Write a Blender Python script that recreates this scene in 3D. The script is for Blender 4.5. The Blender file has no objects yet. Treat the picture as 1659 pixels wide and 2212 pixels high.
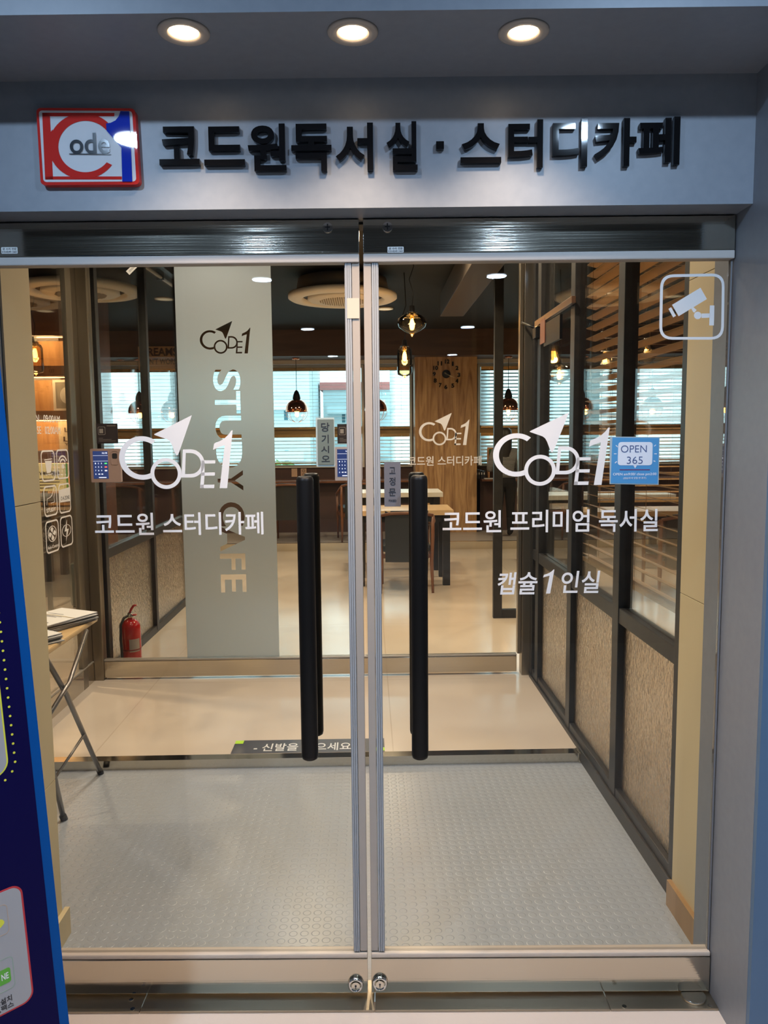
import bpy, bmesh, math, random
from mathutils import Vector, Matrix
random.seed(7)
sc = bpy.context.scene
COL = sc.collection
# ------------------------------------------------------------------ camera
FPX, PW, PH, HC = 1665.0, 1659, 2212, 1.51
PIT, ROLL, YAW = math.radians(5.62), math.radians(.52), math.radians(1.1)
fwd = Vector((math.sin(YAW)*math.cos(PIT), math.cos(YAW)*math.cos(PIT), -math.sin(PIT)))
_r0 = Vector((math.cos(YAW), -math.sin(YAW), 0)); _u0 = _r0.cross(fwd)
rgt = _r0*math.cos(ROLL) - _u0*math.sin(ROLL); upv = _u0*math.cos(ROLL) + _r0*math.sin(ROLL)
CAM = Vector((0, 0, HC))
cd = bpy.data.cameras.new('camera'); cam = bpy.data.objects.new('camera', cd); COL.objects.link(cam)
cam.matrix_world = Matrix.Translation(CAM) @ Matrix((rgt, upv, -fwd)).transposed().to_4x4()
cd.sensor_fit = 'VERTICAL'; cd.sensor_height = 36; cd.lens = 36*FPX/PH; cd.clip_start = .02; cd.clip_end = 300
sc.camera = cam
# ------------------------------------------------------------------ view, world
sc.view_settings.view_transform = 'Standard'; sc.view_settings.look = 'None'
sc.view_settings.exposure = 0.55; sc.view_settings.gamma = 1.0; sc.view_settings.use_curve_mapping = False
sc.cycles.transparent_max_bounces = 40; sc.cycles.max_bounces = 9; sc.cycles.transmission_bounces = 8
sc.cycles.diffuse_bounces = 3; sc.cycles.glossy_bounces = 5
sc.cycles.caustics_reflective = False; sc.cycles.caustics_refractive = False
sc.cycles.sample_clamp_indirect = 4.0; sc.cycles.use_denoising = True
W = bpy.data.worlds.new('sky'); sc.world = W; W.use_nodes = True
bg = W.node_tree.nodes['Background']; bg.inputs[0].default_value = (.72, .92, 1, 1); bg.inputs[1].default_value = 2.7

def lamp(name, kind, loc, energy, color, size=.1, rot=(0, 0, 0), spot=None, blend=.5, shape='DISK'):
    l = bpy.data.lights.new(name, kind); l.energy = energy; l.color = color
    if kind == 'AREA': l.shape = shape; l.size = size
    else: l.shadow_soft_size = size
    if spot: l.spot_size = math.radians(spot); l.spot_blend = blend
    o = bpy.data.objects.new(name, l); o.location = loc; o.rotation_euler = rot; COL.objects.link(o); return o
COOL = (.50, .72, 1.0); WARM = (1.0, .72, .42); AMB = (1.0, .55, .2)
HALLZ = 2.75
for hy, e in ((.42, 25), (-2.2, 8), (-5, 6), (-8, 6)):
    for hx in (-1.02, .80): lamp('hall_lamp', 'AREA', (hx, hy, HALLZ-.022), e, COOL, .15)
for vx, vy, e in ((-.9, 3.0, 13), (.45, 3.0, 13), (-.9, 4.1, 14), (.45, 4.1, 14)): lamp('vestibule_lamp', 'SPOT', (vx, vy, 2.925), e*4.2, (1, .82, .64), .06, (0, 0, 0), 150, .6)
INT = [(-2.9, 4.9), (-.55, 6.0), (.35, 5.5), (-1.2, 8.2), (.2, 8.9), (-3.2, 9.0), (2.0, 3.6), (3.6, 3.6), (2.2, 5.4), (2.4, 8.0), (4.2, 8.0), (4.2, 5.4)]
for ix, iy in INT: lamp('cafe_lamp', 'SPOT', (ix, iy, 2.925), 260 if ix == -2.9 else 110 if abs(ix) > 2 else 80, (1, .76, .50), .07, (0, 0, 0), 160, .6)  # the strongest lamp is added to brighten the CCTV notice

# ------------------------------------------------------------------ pixel <-> place
def ray(x, y): return fwd + rgt*((x-PW/2)/FPX) - upv*((y-PH/2)/FPX)
class Plane:
    """a real wall plane: origin, along, up, outward normal (towards the viewer)"""
    def __init__(s, o, a, b):
        s.o, s.a, s.b = Vector(o), Vector(a).normalized(), Vector(b).normalized(); s.n = s.a.cross(s.b)
        if s.n.dot(CAM-s.o) < 0: s.n = -s.n
    def p(s, x, y):
        d = ray(x, y); t = (s.o-CAM).dot(s.n)/d.dot(s.n); q = CAM+d*t-s.o
        return q.dot(s.a), q.dot(s.b)
    def w(s, a, b, c=0): return s.o + s.a*a + s.b*b + s.n*c
TH = math.radians(1.4); YD = 1.945
MF = Matrix.Translation((0, YD, 0)) @ Matrix.Rotation(-TH, 4, 'Z')
UF = MF.to_3x3() @ Vector((1, 0, 0)); NF = MF.to_3x3() @ Vector((0, 1, 0))
def FP(v): return Plane(Vector((0, YD, 0))+NF*v, UF, (0, 0, 1))
P_FASC = FP(-.08); P_SIGN = FP(-.098); P_LET = FP(-.094); P_GLASS = FP(.016); P_RAIL = FP(0)
YI = 4.65
P_IN = Plane((0, YI-.012, 0), (1, 0, 0), (0, 0, 1))
P_SIDE = Plane((-1.69, 0, 0), (0, 1, 0), (0, 0, 1))
def at(x, y, Y): d = ray(x, y); return CAM+d*(Y/d.y)
def atz(x, y, Z): d = ray(x, y); return CAM+d*((Z-HC)/d.z)

# ------------------------------------------------------------------ materials
MATS = {}
def mat(name, color=(.5, .5, .5), rough=.5, metal=0, spec=.5, emit=None, estr=0, **k):
    if name in MATS: return MATS[name]
    m = bpy.data.materials.new(name); m.use_nodes = True
    b = m.node_tree.nodes['Principled BSDF']
    b.inputs['Base Color'].default_value = (*color, 1); b.inputs['Roughness'].default_value = rough
    b.inputs['Metallic'].default_value = metal; b.inputs['Specular IOR Level'].default_value = spec
    if emit: b.inputs['Emission Color'].default_value = (*emit, 1); b.inputs['Emission Strength'].default_value = estr
    for kk, v in k.items(): b.inputs[kk.replace('_', ' ')].default_value = v
    MATS[name] = m; return m
def nodes(m): return m.node_tree.nodes, m.node_tree.links, m.node_tree.nodes['Principled BSDF']
def coords(m, scale=(1, 1, 1), which='Object', rot=(0, 0, 0)):
    N, L, b = nodes(m); t = N.new('ShaderNodeTexCoord'); mp = N.new('ShaderNodeMapping')
    mp.inputs['Scale'].default_value = scale; mp.inputs['Rotation'].default_value = rot
    L.new(t.outputs[which], mp.inputs[0]); return mp.outputs[0]
def noise_mat(name, c1, c2, scale=(8, 8, 8), detail=6, rough=.5, metal=0, bump=0, lo=.3, hi=.7, dist=0, spec=.5, which='Object', ns=1.0):
    if name in MATS: return MATS[name]
    m = mat(name, c1, rough, metal, spec); N, L, b = nodes(m)
    v = coords(m, scale, which); n = N.new('ShaderNodeTexNoise'); n.inputs['Scale'].default_value = ns; n.inputs['Detail'].default_value = detail
    n.inputs['Distortion'].default_value = dist; L.new(v, n.inputs['Vector'])
    r = N.new('ShaderNodeValToRGB'); r.color_ramp.elements[0].position = lo; r.color_ramp.elements[1].position = hi
    r.color_ramp.elements[0].color = (*c1, 1); r.color_ramp.elements[1].color = (*c2, 1)
    L.new(n.outputs['Fac'], r.inputs[0]); L.new(r.outputs[0], b.inputs['Base Color'])
    if bump:
        bp = N.new('ShaderNodeBump'); bp.inputs['Strength'].default_value = bump; bp.inputs['Distance'].default_value = .01
        L.new(n.outputs['Fac'], bp.inputs['Height']); L.new(bp.outputs[0], b.inputs['Normal'])
    return m
def wood(name, c1, c2, scale=(9, 9, .8), rough=.4, dist=1.2): return noise_mat(name, c1, c2, scale, 8, rough, 0, .08, .28, .72, dist)
def glass_mat(name, tint=(.96, .98, .97), refl=1.0):
    if name in MATS: return MATS[name]
    m = bpy.data.materials.new(name); m.use_nodes = True; N, L = m.node_tree.nodes, m.node_tree.links
    N.remove(N['Principled BSDF']); out = N['Material Output']
    t = N.new('ShaderNodeBsdfTransparent'); t.inputs[0].default_value = (*tint, 1)
    g = N.new('ShaderNodeBsdfGlossy'); g.inputs['Roughness'].default_value = 0.0
    f = N.new('ShaderNodeFresnel'); f.inputs[0].default_value = 1.42
    mu = N.new('ShaderNodeMath'); mu.operation = 'MULTIPLY'; mu.inputs[1].default_value = refl; L.new(f.outputs[0], mu.inputs[0])
    mx = N.new('ShaderNodeMixShader'); L.new(mu.outputs[0], mx.inputs[0]); L.new(t.outputs[0], mx.inputs[1]); L.new(g.outputs[0], mx.inputs[2])
    L.new(mx.outputs[0], out.inputs[0]); MATS[name] = m; return m
def film_mat(name, col, trans):
    m = bpy.data.materials.new(name); m.use_nodes = True; N, L = m.node_tree.nodes, m.node_tree.links
    N.remove(N['Principled BSDF']); out = N['Material Output']
    d = N.new('ShaderNodeBsdfDiffuse'); d.inputs[0].default_value = (*col, 1)
    t = N.new('ShaderNodeBsdfTranslucent'); t.inputs[0].default_value = (*trans, 1)
    mx = N.new('ShaderNodeMixShader'); mx.inputs[0].default_value = .55; L.new(d.outputs[0], mx.inputs[1]); L.new(t.outputs[0], mx.inputs[2])
    rf = N.new('ShaderNodeBsdfRefraction'); rf.inputs['Roughness'].default_value = .55; rf.inputs['IOR'].default_value = 1.2; rf.inputs[0].default_value = (.95, .97, .97, 1)
    m2 = N.new('ShaderNodeMixShader'); m2.inputs[0].default_value = .4; L.new(mx.outputs[0], m2.inputs[1]); L.new(rf.outputs[0], m2.inputs[2])
    L.new(m2.outputs[0], out.inputs[0]); MATS[name] = m; return m
def ripple_mat(name):
    m = mat(name, (.97, .95, .9), .04, 0, .5); N, L, b = nodes(m)
    b.inputs['Transmission Weight'].default_value = 1; b.inputs['IOR'].default_value = 1.3
    v = coords(m, (80, 80, 42)); n = N.new('ShaderNodeTexNoise'); n.inputs['Scale'].default_value = 1; n.inputs['Detail'].default_value = 1.5; L.new(v, n.inputs['Vector'])
    bp = N.new('ShaderNodeBump'); bp.inputs['Strength'].default_value = 1; bp.inputs['Distance'].default_value = .007
    L.new(n.outputs['Fac'], bp.inputs['Height']); L.new(bp.outputs[0], b.inputs['Normal'])
    tr = N.new('ShaderNodeBsdfTranslucent'); tr.inputs[0].default_value = (.75, .7, .62, 1)
    tp = N.new('ShaderNodeBsdfTransparent'); tp.inputs[0].default_value = (.9, .88, .84, 1)
    m1 = N.new('ShaderNodeMixShader'); m1.inputs[0].default_value = .8; L.new(tr.outputs[0], m1.inputs[1]); L.new(tp.outputs[0], m1.inputs[2])
    mx = N.new('ShaderNodeMixShader'); mx.inputs[0].default_value = .3; L.new(b.outputs[0], mx.inputs[1]); L.new(m1.outputs[0], mx.inputs[2])
    L.new(mx.outputs[0], N['Material Output'].inputs[0]); return m
def brushed(name, col, rough, horiz=True, bump=.02):
    m = mat(name, col, rough, 1.0); N, L, b = nodes(m)
    v = coords(m, (2, 2, 300) if horiz else (300, 300, 2)); n = N.new('ShaderNodeTexNoise'); n.inputs['Scale'].default_value = 1; n.inputs['Detail'].default_value = 3; L.new(v, n.inputs['Vector'])
    bp = N.new('ShaderNodeBump'); bp.inputs['Strength'].default_value = bump; bp.inputs['Distance'].default_value = .002; L.new(n.outputs['Fac'], bp.inputs['Height']); L.new(bp.outputs[0], b.inputs['Normal'])
    mr = N.new('ShaderNodeMapRange'); mr.inputs[3].default_value = rough*.8; mr.inputs[4].default_value = rough*1.5; L.new(n.outputs['Fac'], mr.inputs[0]); L.new(mr.outputs[0], b.inputs['Roughness'])
    return m
def stud_mat(name, c1, c2, pitch, rough, strength):
    m = noise_mat(name, c1, c2, (1.5, 1.5, 1.5), 5, rough); N, L, b = nodes(m)
    v = coords(m, (1/pitch, 1/pitch, 0)); fr = N.new('ShaderNodeVectorMath'); fr.operation = 'FRACTION'; L.new(v, fr.inputs[0])
    ds = N.new('ShaderNodeVectorMath'); ds.operation = 'DISTANCE'; ds.inputs[1].default_value = (.5, .5, 0); L.new(fr.outputs[0], ds.inputs[0])
    r = N.new('ShaderNodeMapRange'); r.interpolation_type = 'SMOOTHSTEP'; r.inputs[1].default_value = .30; r.inputs[2].default_value = .40; r.inputs[3].default_value = 1; r.inputs[4].default_value = 0
    L.new(ds.outputs['Value'], r.inputs[0]); bp = N.new('ShaderNodeBump'); bp.inputs['Strength'].default_value = strength; bp.inputs['Distance'].default_value = .002
    L.new(r.outputs[0], bp.inputs['Height']); L.new(bp.outputs[0], b.inputs['Normal']); return m
def tile_floor(name, c1, c2, rough, tile, line):
    m = noise_mat(name, c1, c2, (1.2, 1.2, 1.2), 8, rough, lo=.35, hi=.65, dist=.6); N, L, b = nodes(m)
    src = b.inputs['Base Color'].links[0].from_socket
    v = coords(m, (1/tile, 1/tile, 1)); bk = N.new('ShaderNodeTexBrick'); bk.offset = 0; bk.inputs['Scale'].default_value = 1
    bk.inputs['Brick Width'].default_value = 1; bk.inputs['Row Height'].default_value = 1; bk.inputs['Mortar Size'].default_value = .0025
    bk.inputs['Mortar'].default_value = (*line, 1); L.new(v, bk.inputs['Vector']); L.new(src, bk.inputs['Color1']); L.new(src, bk.inputs['Color2'])
    L.new(bk.outputs[0], b.inputs['Base Color']); return m

PAINT = noise_mat('metallic_grey_paint', (.195, .212, .245), (.215, .232, .265), (40, 40, 40), 4, .42)
HALLWALL = mat('hall_wall_blue_lit', (.10, .17, .27), .55)  # grey wall; the bluish hall light is put into its base colour
GRANITE = noise_mat('speckled_granite', (.10, .105, .10), (.32, .33, .32), (160, 160, 160), 3, .35)
STEEL = brushed('brushed_stainless_steel', (.58, .53, .44), .09, True, .10)
STEELV = brushed('stainless_post', (.30, .26, .20), .3, False, .01)
STEELP = mat('polished_steel_edge', (.75, .70, .60), .12, 1)
BRIGHT = mat('pale_gasket', (.46, .42, .39), .45)
SEAL_A = mat('clear_plastic_seal', (.33, .34, .36), .4)
SEAL_B = mat('beige_plastic_seal', (.36, .31, .27), .4)
DARKGAP = mat('dark_gap', (.02, .02, .02), .6)
CHROME = mat('chrome', (.8, .78, .74), .08, 1)
BLACKP = mat('satin_black_paint', (.004, .0035, .0035), .42, 0, .22)
GLOSSK = mat('gloss_black_acrylic', (.006, .006, .007), .04)
VINYL = mat('white_vinyl', (.72, .68, .66), .5)
VINYL2 = mat('pale_vinyl', (.78, .74, .70), .5)
WHITE = mat('white_plastic', (.75, .74, .72), .35)
GLASS = glass_mat('clear_glass', (.97, .985, .98), .65)
GLASS2 = glass_mat('clear_partition_glass', (.96, .97, .965), .5)
RIPPLE = ripple_mat('rippled_glass')
FROST = film_mat('frosted_film', (.52, .58, .61), (.86, .92, .95))
BIRCH = noise_mat('pale_birch_board', (.62, .50, .29), (.68, .56, .33), (3, 3, .6), 6, .45, 0, .02)
BIRCH2 = wood('orange_birch_board', (.42, .25, .10), (.55, .36, .16))
FRAMEK = noise_mat('brushed_black_steel', (.009, .0085, .008), (.020, .018, .016), (30, 30, 30), 5, .42)
RUBBER = stud_mat('grey_studded_rubber', (.31, .335, .37), (.36, .385, .42), .034, .28, .42)
HALLF = stud_mat('hall_floor_vinyl', (.66, .55, .47), (.72, .61, .53), .05, .35, .12)
FLOORM = tile_floor('beige_stone_floor', (.60, .50, .40), (.68, .58, .47), .16, 1.4, (.56, .46, .36))
DKCEIL = noise_mat('dark_painted_ceiling', (.004, .004, .004), (.008, .0075, .007), (3, 3, 3), 4, .7)
DKWALL = wood('dark_walnut_panel', (.045, .022, .013), (.085, .04, .022), (1, 8, 8), .5)
DKW2 = wood('dark_plum_laminate', (.06, .035, .03), (.09, .05, .042), (1, 6, 6), .35)
OAK = wood('knotty_oak_board', (.24, .11, .04), (.60, .37, .17), (10, 10, .8), .5, 3.0)
SHELFW = wood('warm_shelf_wood', (.42, .20, .07), (.75, .42, .17), (9, 9, 1.2), .5, 2)
WALNUT = wood('walnut_wood', (.12, .045, .02), (.22, .09, .04), (6, 6, 1.2), .35)
SLATW = wood('golden_slat_wood', (.48, .27, .10), (.66, .42, .18), (20, .8, 20), .4)
SLATG = mat('silver_blind_slat', (.62, .64, .62), .45)
TAN = wood('light_table_top', (.62, .42, .22), (.74, .54, .32), (8, 1, 8), .3)
TOPW = mat('white_table_top', (.80, .82, .80), .3)
BRASS = mat('brass', (.75, .52, .25), .25, 1)
COPPER = mat('polished_copper', (.85, .42, .28), .08, 1)
BLACKF = mat('black_leather', (.018, .02, .02), .45)
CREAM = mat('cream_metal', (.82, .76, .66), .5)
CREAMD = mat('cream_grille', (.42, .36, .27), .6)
AMBERG = glass_mat('amber_glass', (.93, .78, .52), 1.6)
CLEARG = glass_mat('thin_clear_glass', (.93, .92, .88), 1.6)
BULB = mat('glowing_filament_bulb', (1, .6, .2), .3, emit=(1, .48, .10), estr=14)
LEDC = mat('cool_led_diffuser', (1, 1, 1), .3, emit=(.8, .9, 1), estr=14)
LEDW = mat('warm_led_diffuser', (1, 1, 1), .3, emit=(1, .62, .34), estr=6)
LEDK = mat('dim_lamp_face', (.5, .4, .25), .4, emit=(1, .75, .45), estr=.5)
RED = mat('red_enamel', (.45, .012, .01), .18)
RUBK = mat('black_rubber', (.015, .015, .015), .5)
SIGNRED = mat('sign_red_acrylic', (.55, .03, .025), .02)
SIGNWHT = mat('sign_white_acrylic', (.62, .63, .66), .02)
SIGNBLU = mat('sign_blue_acrylic', (.01, .03, .36), .02)
SIGNGRY = mat('sign_dark_grey_print', (.03, .035, .045), .1)
NAVY = mat('navy_banner_print', (.002, .001, .045), .6, 0, .1)
BLUEB = mat('blue_banner_border', (.0, .07, .28), .6, 0, .1)
BANW = mat('white_banner_print', (.38, .36, .36), .6, 0, .1)
YEL = mat('yellow_print', (.72, .68, .05), .5)
GREEN = mat('green_print', (.10, .38, .03), .5)
REDP = mat('red_print', (.50, .02, .03), .5)
INK = mat('black_ink', (.015, .015, .02), .5)
GREYP = mat('grey_print_line', (.25, .25, .22), .5)
TANP = mat('tan_print_line', (.45, .33, .25), .5)
PAPER = mat('white_paper', (.72, .70, .66), .6)

# ------------------------------------------------------------------ mesh builder
MW = {}
class G:
    def __init__(s, M=None): s.b = bmesh.new(); s.M = M or Matrix()
    def _v(s, co): return s.b.verts.new(s.M @ Vector(co))
    def box(s, x0, y0, z0, x1, y1, z1, bev=0):
        t = bmesh.new(); vs = [t.verts.new((x, y, z)) for z in (z0, z1) for x, y in ((x0, y0), (x1, y0), (x1, y1), (x0, y1))]
        for f in ((3, 2, 1, 0), (4, 5, 6, 7), (0, 1, 5, 4), (1, 2, 6, 5), (2, 3, 7, 6), (3, 0, 4, 7)): t.faces.new([vs[i] for i in f])
        if bev: bmesh.ops.bevel(t, geom=t.edges[:], offset=bev, segments=2, affect='EDGES', profile=.6)
        s.merge(t); return s
    def merge(s, t):
        mp = {}
        for v in t.verts: mp[v] = s._v(v.co)
        for f in t.faces:
            try: nf = s.b.faces.new([mp[v] for v in f.verts]); nf.smooth = f.smooth
            except ValueError: pass
        t.free()
    def tube(s, p, q, r, n=12, r2=None, cap=True):
        p, q = Vector(p), Vector(q); r2 = r if r2 is None else r2; d = (q-p).normalized()
        a = d.orthogonal().normalized(); c = d.cross(a); A = []; B = []
        for i in range(n):
            t = 2*math.pi*i/n; o = a*math.cos(t)+c*math.sin(t); A.append(s._v(p+o*r)); B.append(s._v(q+o*r2))
        for i in range(n):
            f = s.b.faces.new((A[i], A[(i+1) % n], B[(i+1) % n], B[i])); f.smooth = True
        if cap: s.b.faces.new(A[::-1]); s.b.faces.new(B)
        return s
    def path(s, pts, r, n=8):
        pts = [Vector(p) for p in pts]; rings = []; ref = None
        for i, p in enumerate(pts):
            d = (pts[min(i+1, len(pts)-1)]-pts[max(i-1, 0)]).normalized()
            if ref is None: ref = d.orthogonal().normalized()
            ref = (ref-d*ref.dot(d)).normalized(); c = d.cross(ref)
            rr = r[i] if isinstance(r, (list, tuple)) else r
            rings.append([s._v(p+(ref*math.cos(2*math.pi*k/n)+c*math.sin(2*math.pi*k/n))*rr) for k in range(n)])
        for A, B in zip(rings, rings[1:]):
            for k in range(n): f = s.b.faces.new((A[k], A[(k+1) % n], B[(k+1) % n], B[k])); f.smooth = True
        s.b.faces.new(rings[0][::-1]); s.b.faces.new(rings[-1]); return s
    def lathe(s, prof, c=(0, 0, 0), n=32, sy=1.0):
        c = Vector(c); rings = []
        for r, z in prof:
            if r < 1e-5: rings.append([s._v(c+Vector((0, 0, z)))])
            else: rings.append([s._v(c+Vector((r*math.cos(2*math.pi*k/n), r*sy*math.sin(2*math.pi*k/n), z))) for k in range(n)])
        for A, B in zip(rings, rings[1:]):
            for k in range(n):
                k2 = (k+1) % n
                if len(A) == 1 and len(B) == 1: break
                if len(A) == 1: vs = (A[0], B[k], B[k2])
                elif len(B) == 1: vs = (A[k], A[k2], B[0])
                else: vs = (A[k], A[k2], B[k2], B[k])
                try: f = s.b.faces.new(vs); f.smooth = True
                except ValueError: pass
        return s
    def slab(s, pts, back):
        """polygon (3-D points) given a thickness vector"""
        back = Vector(back); A = [s._v(p) for p in pts]; B = [s._v(Vector(p)+back) for p in pts]; n = len(A)
        s.b.faces.new(A); s.b.faces.new(B[::-1])
        for i in range(n): s.b.faces.new((A[i], B[i], B[(i+1) % n], A[(i+1) % n]))
        return s
    def strip(s, pl, outer, inner, c0, c1, closed=True):
        """band between two matching loops of (a,b) points on a plane"""
        n = len(outer); O0 = [s._v(pl.w(a, b, c0)) for a, b in outer]; I0 = [s._v(pl.w(a, b, c0)) for a, b in inner]
        O1 = [s._v(pl.w(a, b, c1)) for a, b in outer]; I1 = [s._v(pl.w(a, b, c1)) for a, b in inner]
        for i in range(n if closed else n-1):
            j = (i+1) % n
            for q in ((O1[i], O1[j], I1[j], I1[i]), (O0[i], I0[i], I0[j], O0[j]), (O0[i], O0[j], O1[j], O1[i]), (I0[i], I1[i], I1[j], I0[j])): s.b.faces.new(q)
        if not closed:
            for i in (0, n-1): s.b.faces.new((O0[i], O1[i], I1[i], I0[i]))
        return s
    def poly(s, pl, pts, c0, c1):
        return s.slab([pl.w(a, b, c1) for a, b in pts], pl.n*(c0-c1))
    def build(s, name, m, parent=None, local=False, smooth=False):
        bmesh.ops.recalc_face_normals(s.b, faces=s.b.faces[:])
        o0 = Vector()
        if parent is None and not local and s.b.verts:
            xs = [v.co.x for v in s.b.verts]; ys = [v.co.y for v in s.b.verts]; zs = [v.co.z for v in s.b.verts]
            o0 = Vector(((min(xs)+max(xs))/2, (min(ys)+max(ys))/2, min(zs)))
            bmesh.ops.translate(s.b, verts=s.b.verts[:], vec=-o0)
        if parent is not None and not local:
            bmesh.ops.transform(s.b, matrix=MW[parent].inverted(), verts=s.b.verts[:])
        me = bpy.data.meshes.new(name); s.b.to_mesh(me); s.b.free()
        if smooth:
            for p in me.polygons: p.use_smooth = True
        for mm in (m if isinstance(m, (list, tuple)) else [m]): me.materials.append(mm)
        o = bpy.data.objects.new(name, me); COL.objects.link(o)
        if parent is not None: o.parent = parent; MW[o] = MW[parent]
        else: o.location = o0; MW[o] = Matrix.Translation(o0)
        return o
def thing(name, label, cat, loc=(0, 0, 0), rz=0, group=None, kind=None):
    o = bpy.data.objects.new(name, None); o.empty_display_size = .05; COL.objects.link(o)
    o.location = loc; o.rotation_euler = (0, 0, rz); MW[o] = Matrix.Translation(loc) @ Matrix.Rotation(rz, 4, 'Z')
    if kind: o['kind'] = kind
    return tag(o, label, cat, group) if label else o
def tag(o, label, cat, group=None):
    o['label'] = label; o['category'] = cat
    if group: o['group'] = group
    return o
def struct(o): o['kind'] = 'structure'; return o
def dup(root, loc, label, rz=0, group=None):
    r = root.copy(); COL.objects.link(r); r.location = loc; r.rotation_euler = (0, 0, rz); r['label'] = label
    if group: r['group'] = group
    for ch in list(root.children):
        c = ch.copy(); COL.objects.link(c); c.parent = r
        for g in ch.children: d = g.copy(); COL.objects.link(d); d.parent = c
    return r
# text ------------------------------------------------------------------
TXT = {}
def text_bm(s, bold=0.0, shear=0.0):
    key = (s, bold, shear)
    if key not in TXT:
        c = bpy.data.curves.new('t', 'FONT'); c.body = s; c.size = 1; c.extrude = .5; c.offset = bold; c.resolution_u = 5; c.shear = shear
        o = bpy.data.objects.new('t', c); COL.objects.link(o); bpy.context.view_layer.update()
        me = bpy.data.meshes.new_from_object(o.evaluated_get(bpy.context.evaluated_depsgraph_get()))
        vs = [v.co.copy() for v in me.vertices]; fs = [list(p.vertices) for p in me.polygons]
        bpy.data.objects.remove(o); bpy.data.meshes.remove(me)
        x0, x1 = min(v.x for v in vs), max(v.x for v in vs); y0, y1 = min(v.y for v in vs), max(v.y for v in vs)
        TXT[key] = ([((v.x-x0)/(x1-x0), (v.y-y0)/(y1-y0), v.z) for v in vs], fs, (x1-x0)/(y1-y0))
    return TXT[key]
def put_text(g, s, fn, bold=0.0, shear=0.0):
    """fn maps (0..1, 0..1, -.5..+.5) to a place"""
    vs, fs, _ = text_bm(s, bold, shear); V = [g._v(fn(*v)) for v in vs]
    for f in fs:
        try: g.b.faces.new([V[i] for i in f])
        except ValueError: pass
def box_fn(pl, x0, y0, x1, y1, c0, c1):
    """fit into the picture box (x0,y0)-(x1,y1), laid square on the plane"""
    ym, xm = (y0+y1)/2, (x0+x1)/2
    a0 = pl.p(x0, ym)[0]; a1 = pl.p(x1, ym)[0]; b1 = pl.p(xm, y0)[1]; b0 = pl.p(xm, y1)[1]
    return lambda u, v, t: pl.w(a0+(a1-a0)*u, b0+(b1-b0)*v, c0+(c1-c0)*(t+.5))
def text_px(name, s, pl, box, m, c0=.001, c1=.002, bold=0.0, parent=None, shear=0.0):
    g = G(); put_text(g, s, box_fn(pl, *box, c0, c1), bold, shear); return g.build(name, m, parent)
def text_ab(g, s, pl, a0, b0, a1, b1, c0, c1, bold=0.0):
    put_text(g, s, lambda u, v, t: pl.w(a0+(a1-a0)*u, b0+(b1-b0)*v, c0+(c1-c0)*(t+.5)), bold)
def rrect(a0, b0, a1, b1, r, n=7):
    pts = []
    for cx, cy, t0 in ((a1-r, b1-r, 0), (a0+r, b1-r, 90), (a0+r, b0+r, 180), (a1-r, b0+r, 270)):
        for k in range(n+1): t = math.radians(t0+90*k/n); pts.append((cx+r*math.cos(t), cy+r*math.sin(t)))
    return pts
def rect_px(pl, x0, y0, x1, y1):
    ym, xm = (y0+y1)/2, (x0+x1)/2
    return pl.p(x0, ym)[0], pl.p(xm, y1)[1], pl.p(x1, ym)[0], pl.p(xm, y0)[1]
def arc(cx, cy, r, t0, t1, n=40, ry=None):
    ry = r if ry is None else ry
    return [(cx+r*math.cos(math.radians(t0+(t1-t0)*k/n)), cy-ry*math.sin(math.radians(t0+(t1-t0)*k/n))) for k in range(n+1)]
# the shop's logo, drawn in its own units (0..1548 x 105..1072), y down
def logo_shapes():
    S = []
    S.append(('band', arc(345, 662, 305, 53, 292, 44, 287), arc(345, 662, 228, 54, 296, 44, 223), False))
    S.append(('band', arc(652, 868, 206, 0, 360, 48)[:-1], arc(652, 868, 156, 0, 360, 48)[:-1], True))
    n = 16
    ob = [(885, 553)]+arc(985, 739, 180, 88, -88, n, 186)+[(853, 924)]
    ib = [(922, 600)]+arc(978, 739, 140, 88, -88, n, 139)+[(903, 878)]
    S.append(('band', ob, ib, True))
    S.append(('poly', [(1118, 860), (1163, 860), (1143, 1068), (1095, 1068)], None, True))
    for y0, y1, xa, xb in ((700, 742, 1125, 1310), (860, 903, 1118, 1300), (1022, 1068, 1098, 1287)):
        S.append(('poly', [(xa, y0), (xb, y0), (xb-4, y1), (xa, y1)], None, True))
    S.append(('poly', [(1122, 742), (1165, 742), (1160, 870), (1116, 870)], None, True))
    S.append(('poly', [(1548, 308), (1455, 1070), (1355, 1070), (1437, 505), (1400, 515), (1340, 537), (1283, 562), (1300, 478), (1375, 448), (1435, 415), (1490, 365), (1530, 312)], None, True))
    S.append(('poly', [(1020, 105), (885, 460), (835, 590), (815, 628), (800, 632), (785, 610), (740, 490), (715, 445), (680, 418), (525, 362), (512, 352), (530, 342)], None, True))
    return S
LOGO = logo_shapes(); LB = (40, 105, 1548, 1074)
def put_logo(g, fn2, pl, c0, c1):
    for kind, o, i, cl in LOGO:
        O = [fn2(x, y) for x, y in o]
        if kind == 'poly': g.poly(pl, O, c0, c1)
        else: g.strip(pl, O, [fn2(x, y) for x, y in i], c0, c1, cl)
def logo_fn(pl, x0, y0, x1, y1):
    a0, b0, a1, b1 = rect_px(pl, x0, y0, x1, y1)
    return lambda x, y: (a0+(a1-a0)*(x-LB[0])/(LB[2]-LB[0]), b1+(b0-b1)*(y-LB[1])/(LB[3]-LB[1]))

# ================================================================== STRUCTURE
def sbox(name, m, x0, y0, z0, x1, y1, z1, M=None): return struct(G(M).box(x0, y0, z0, x1, y1, z1).build(name, m))
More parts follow.
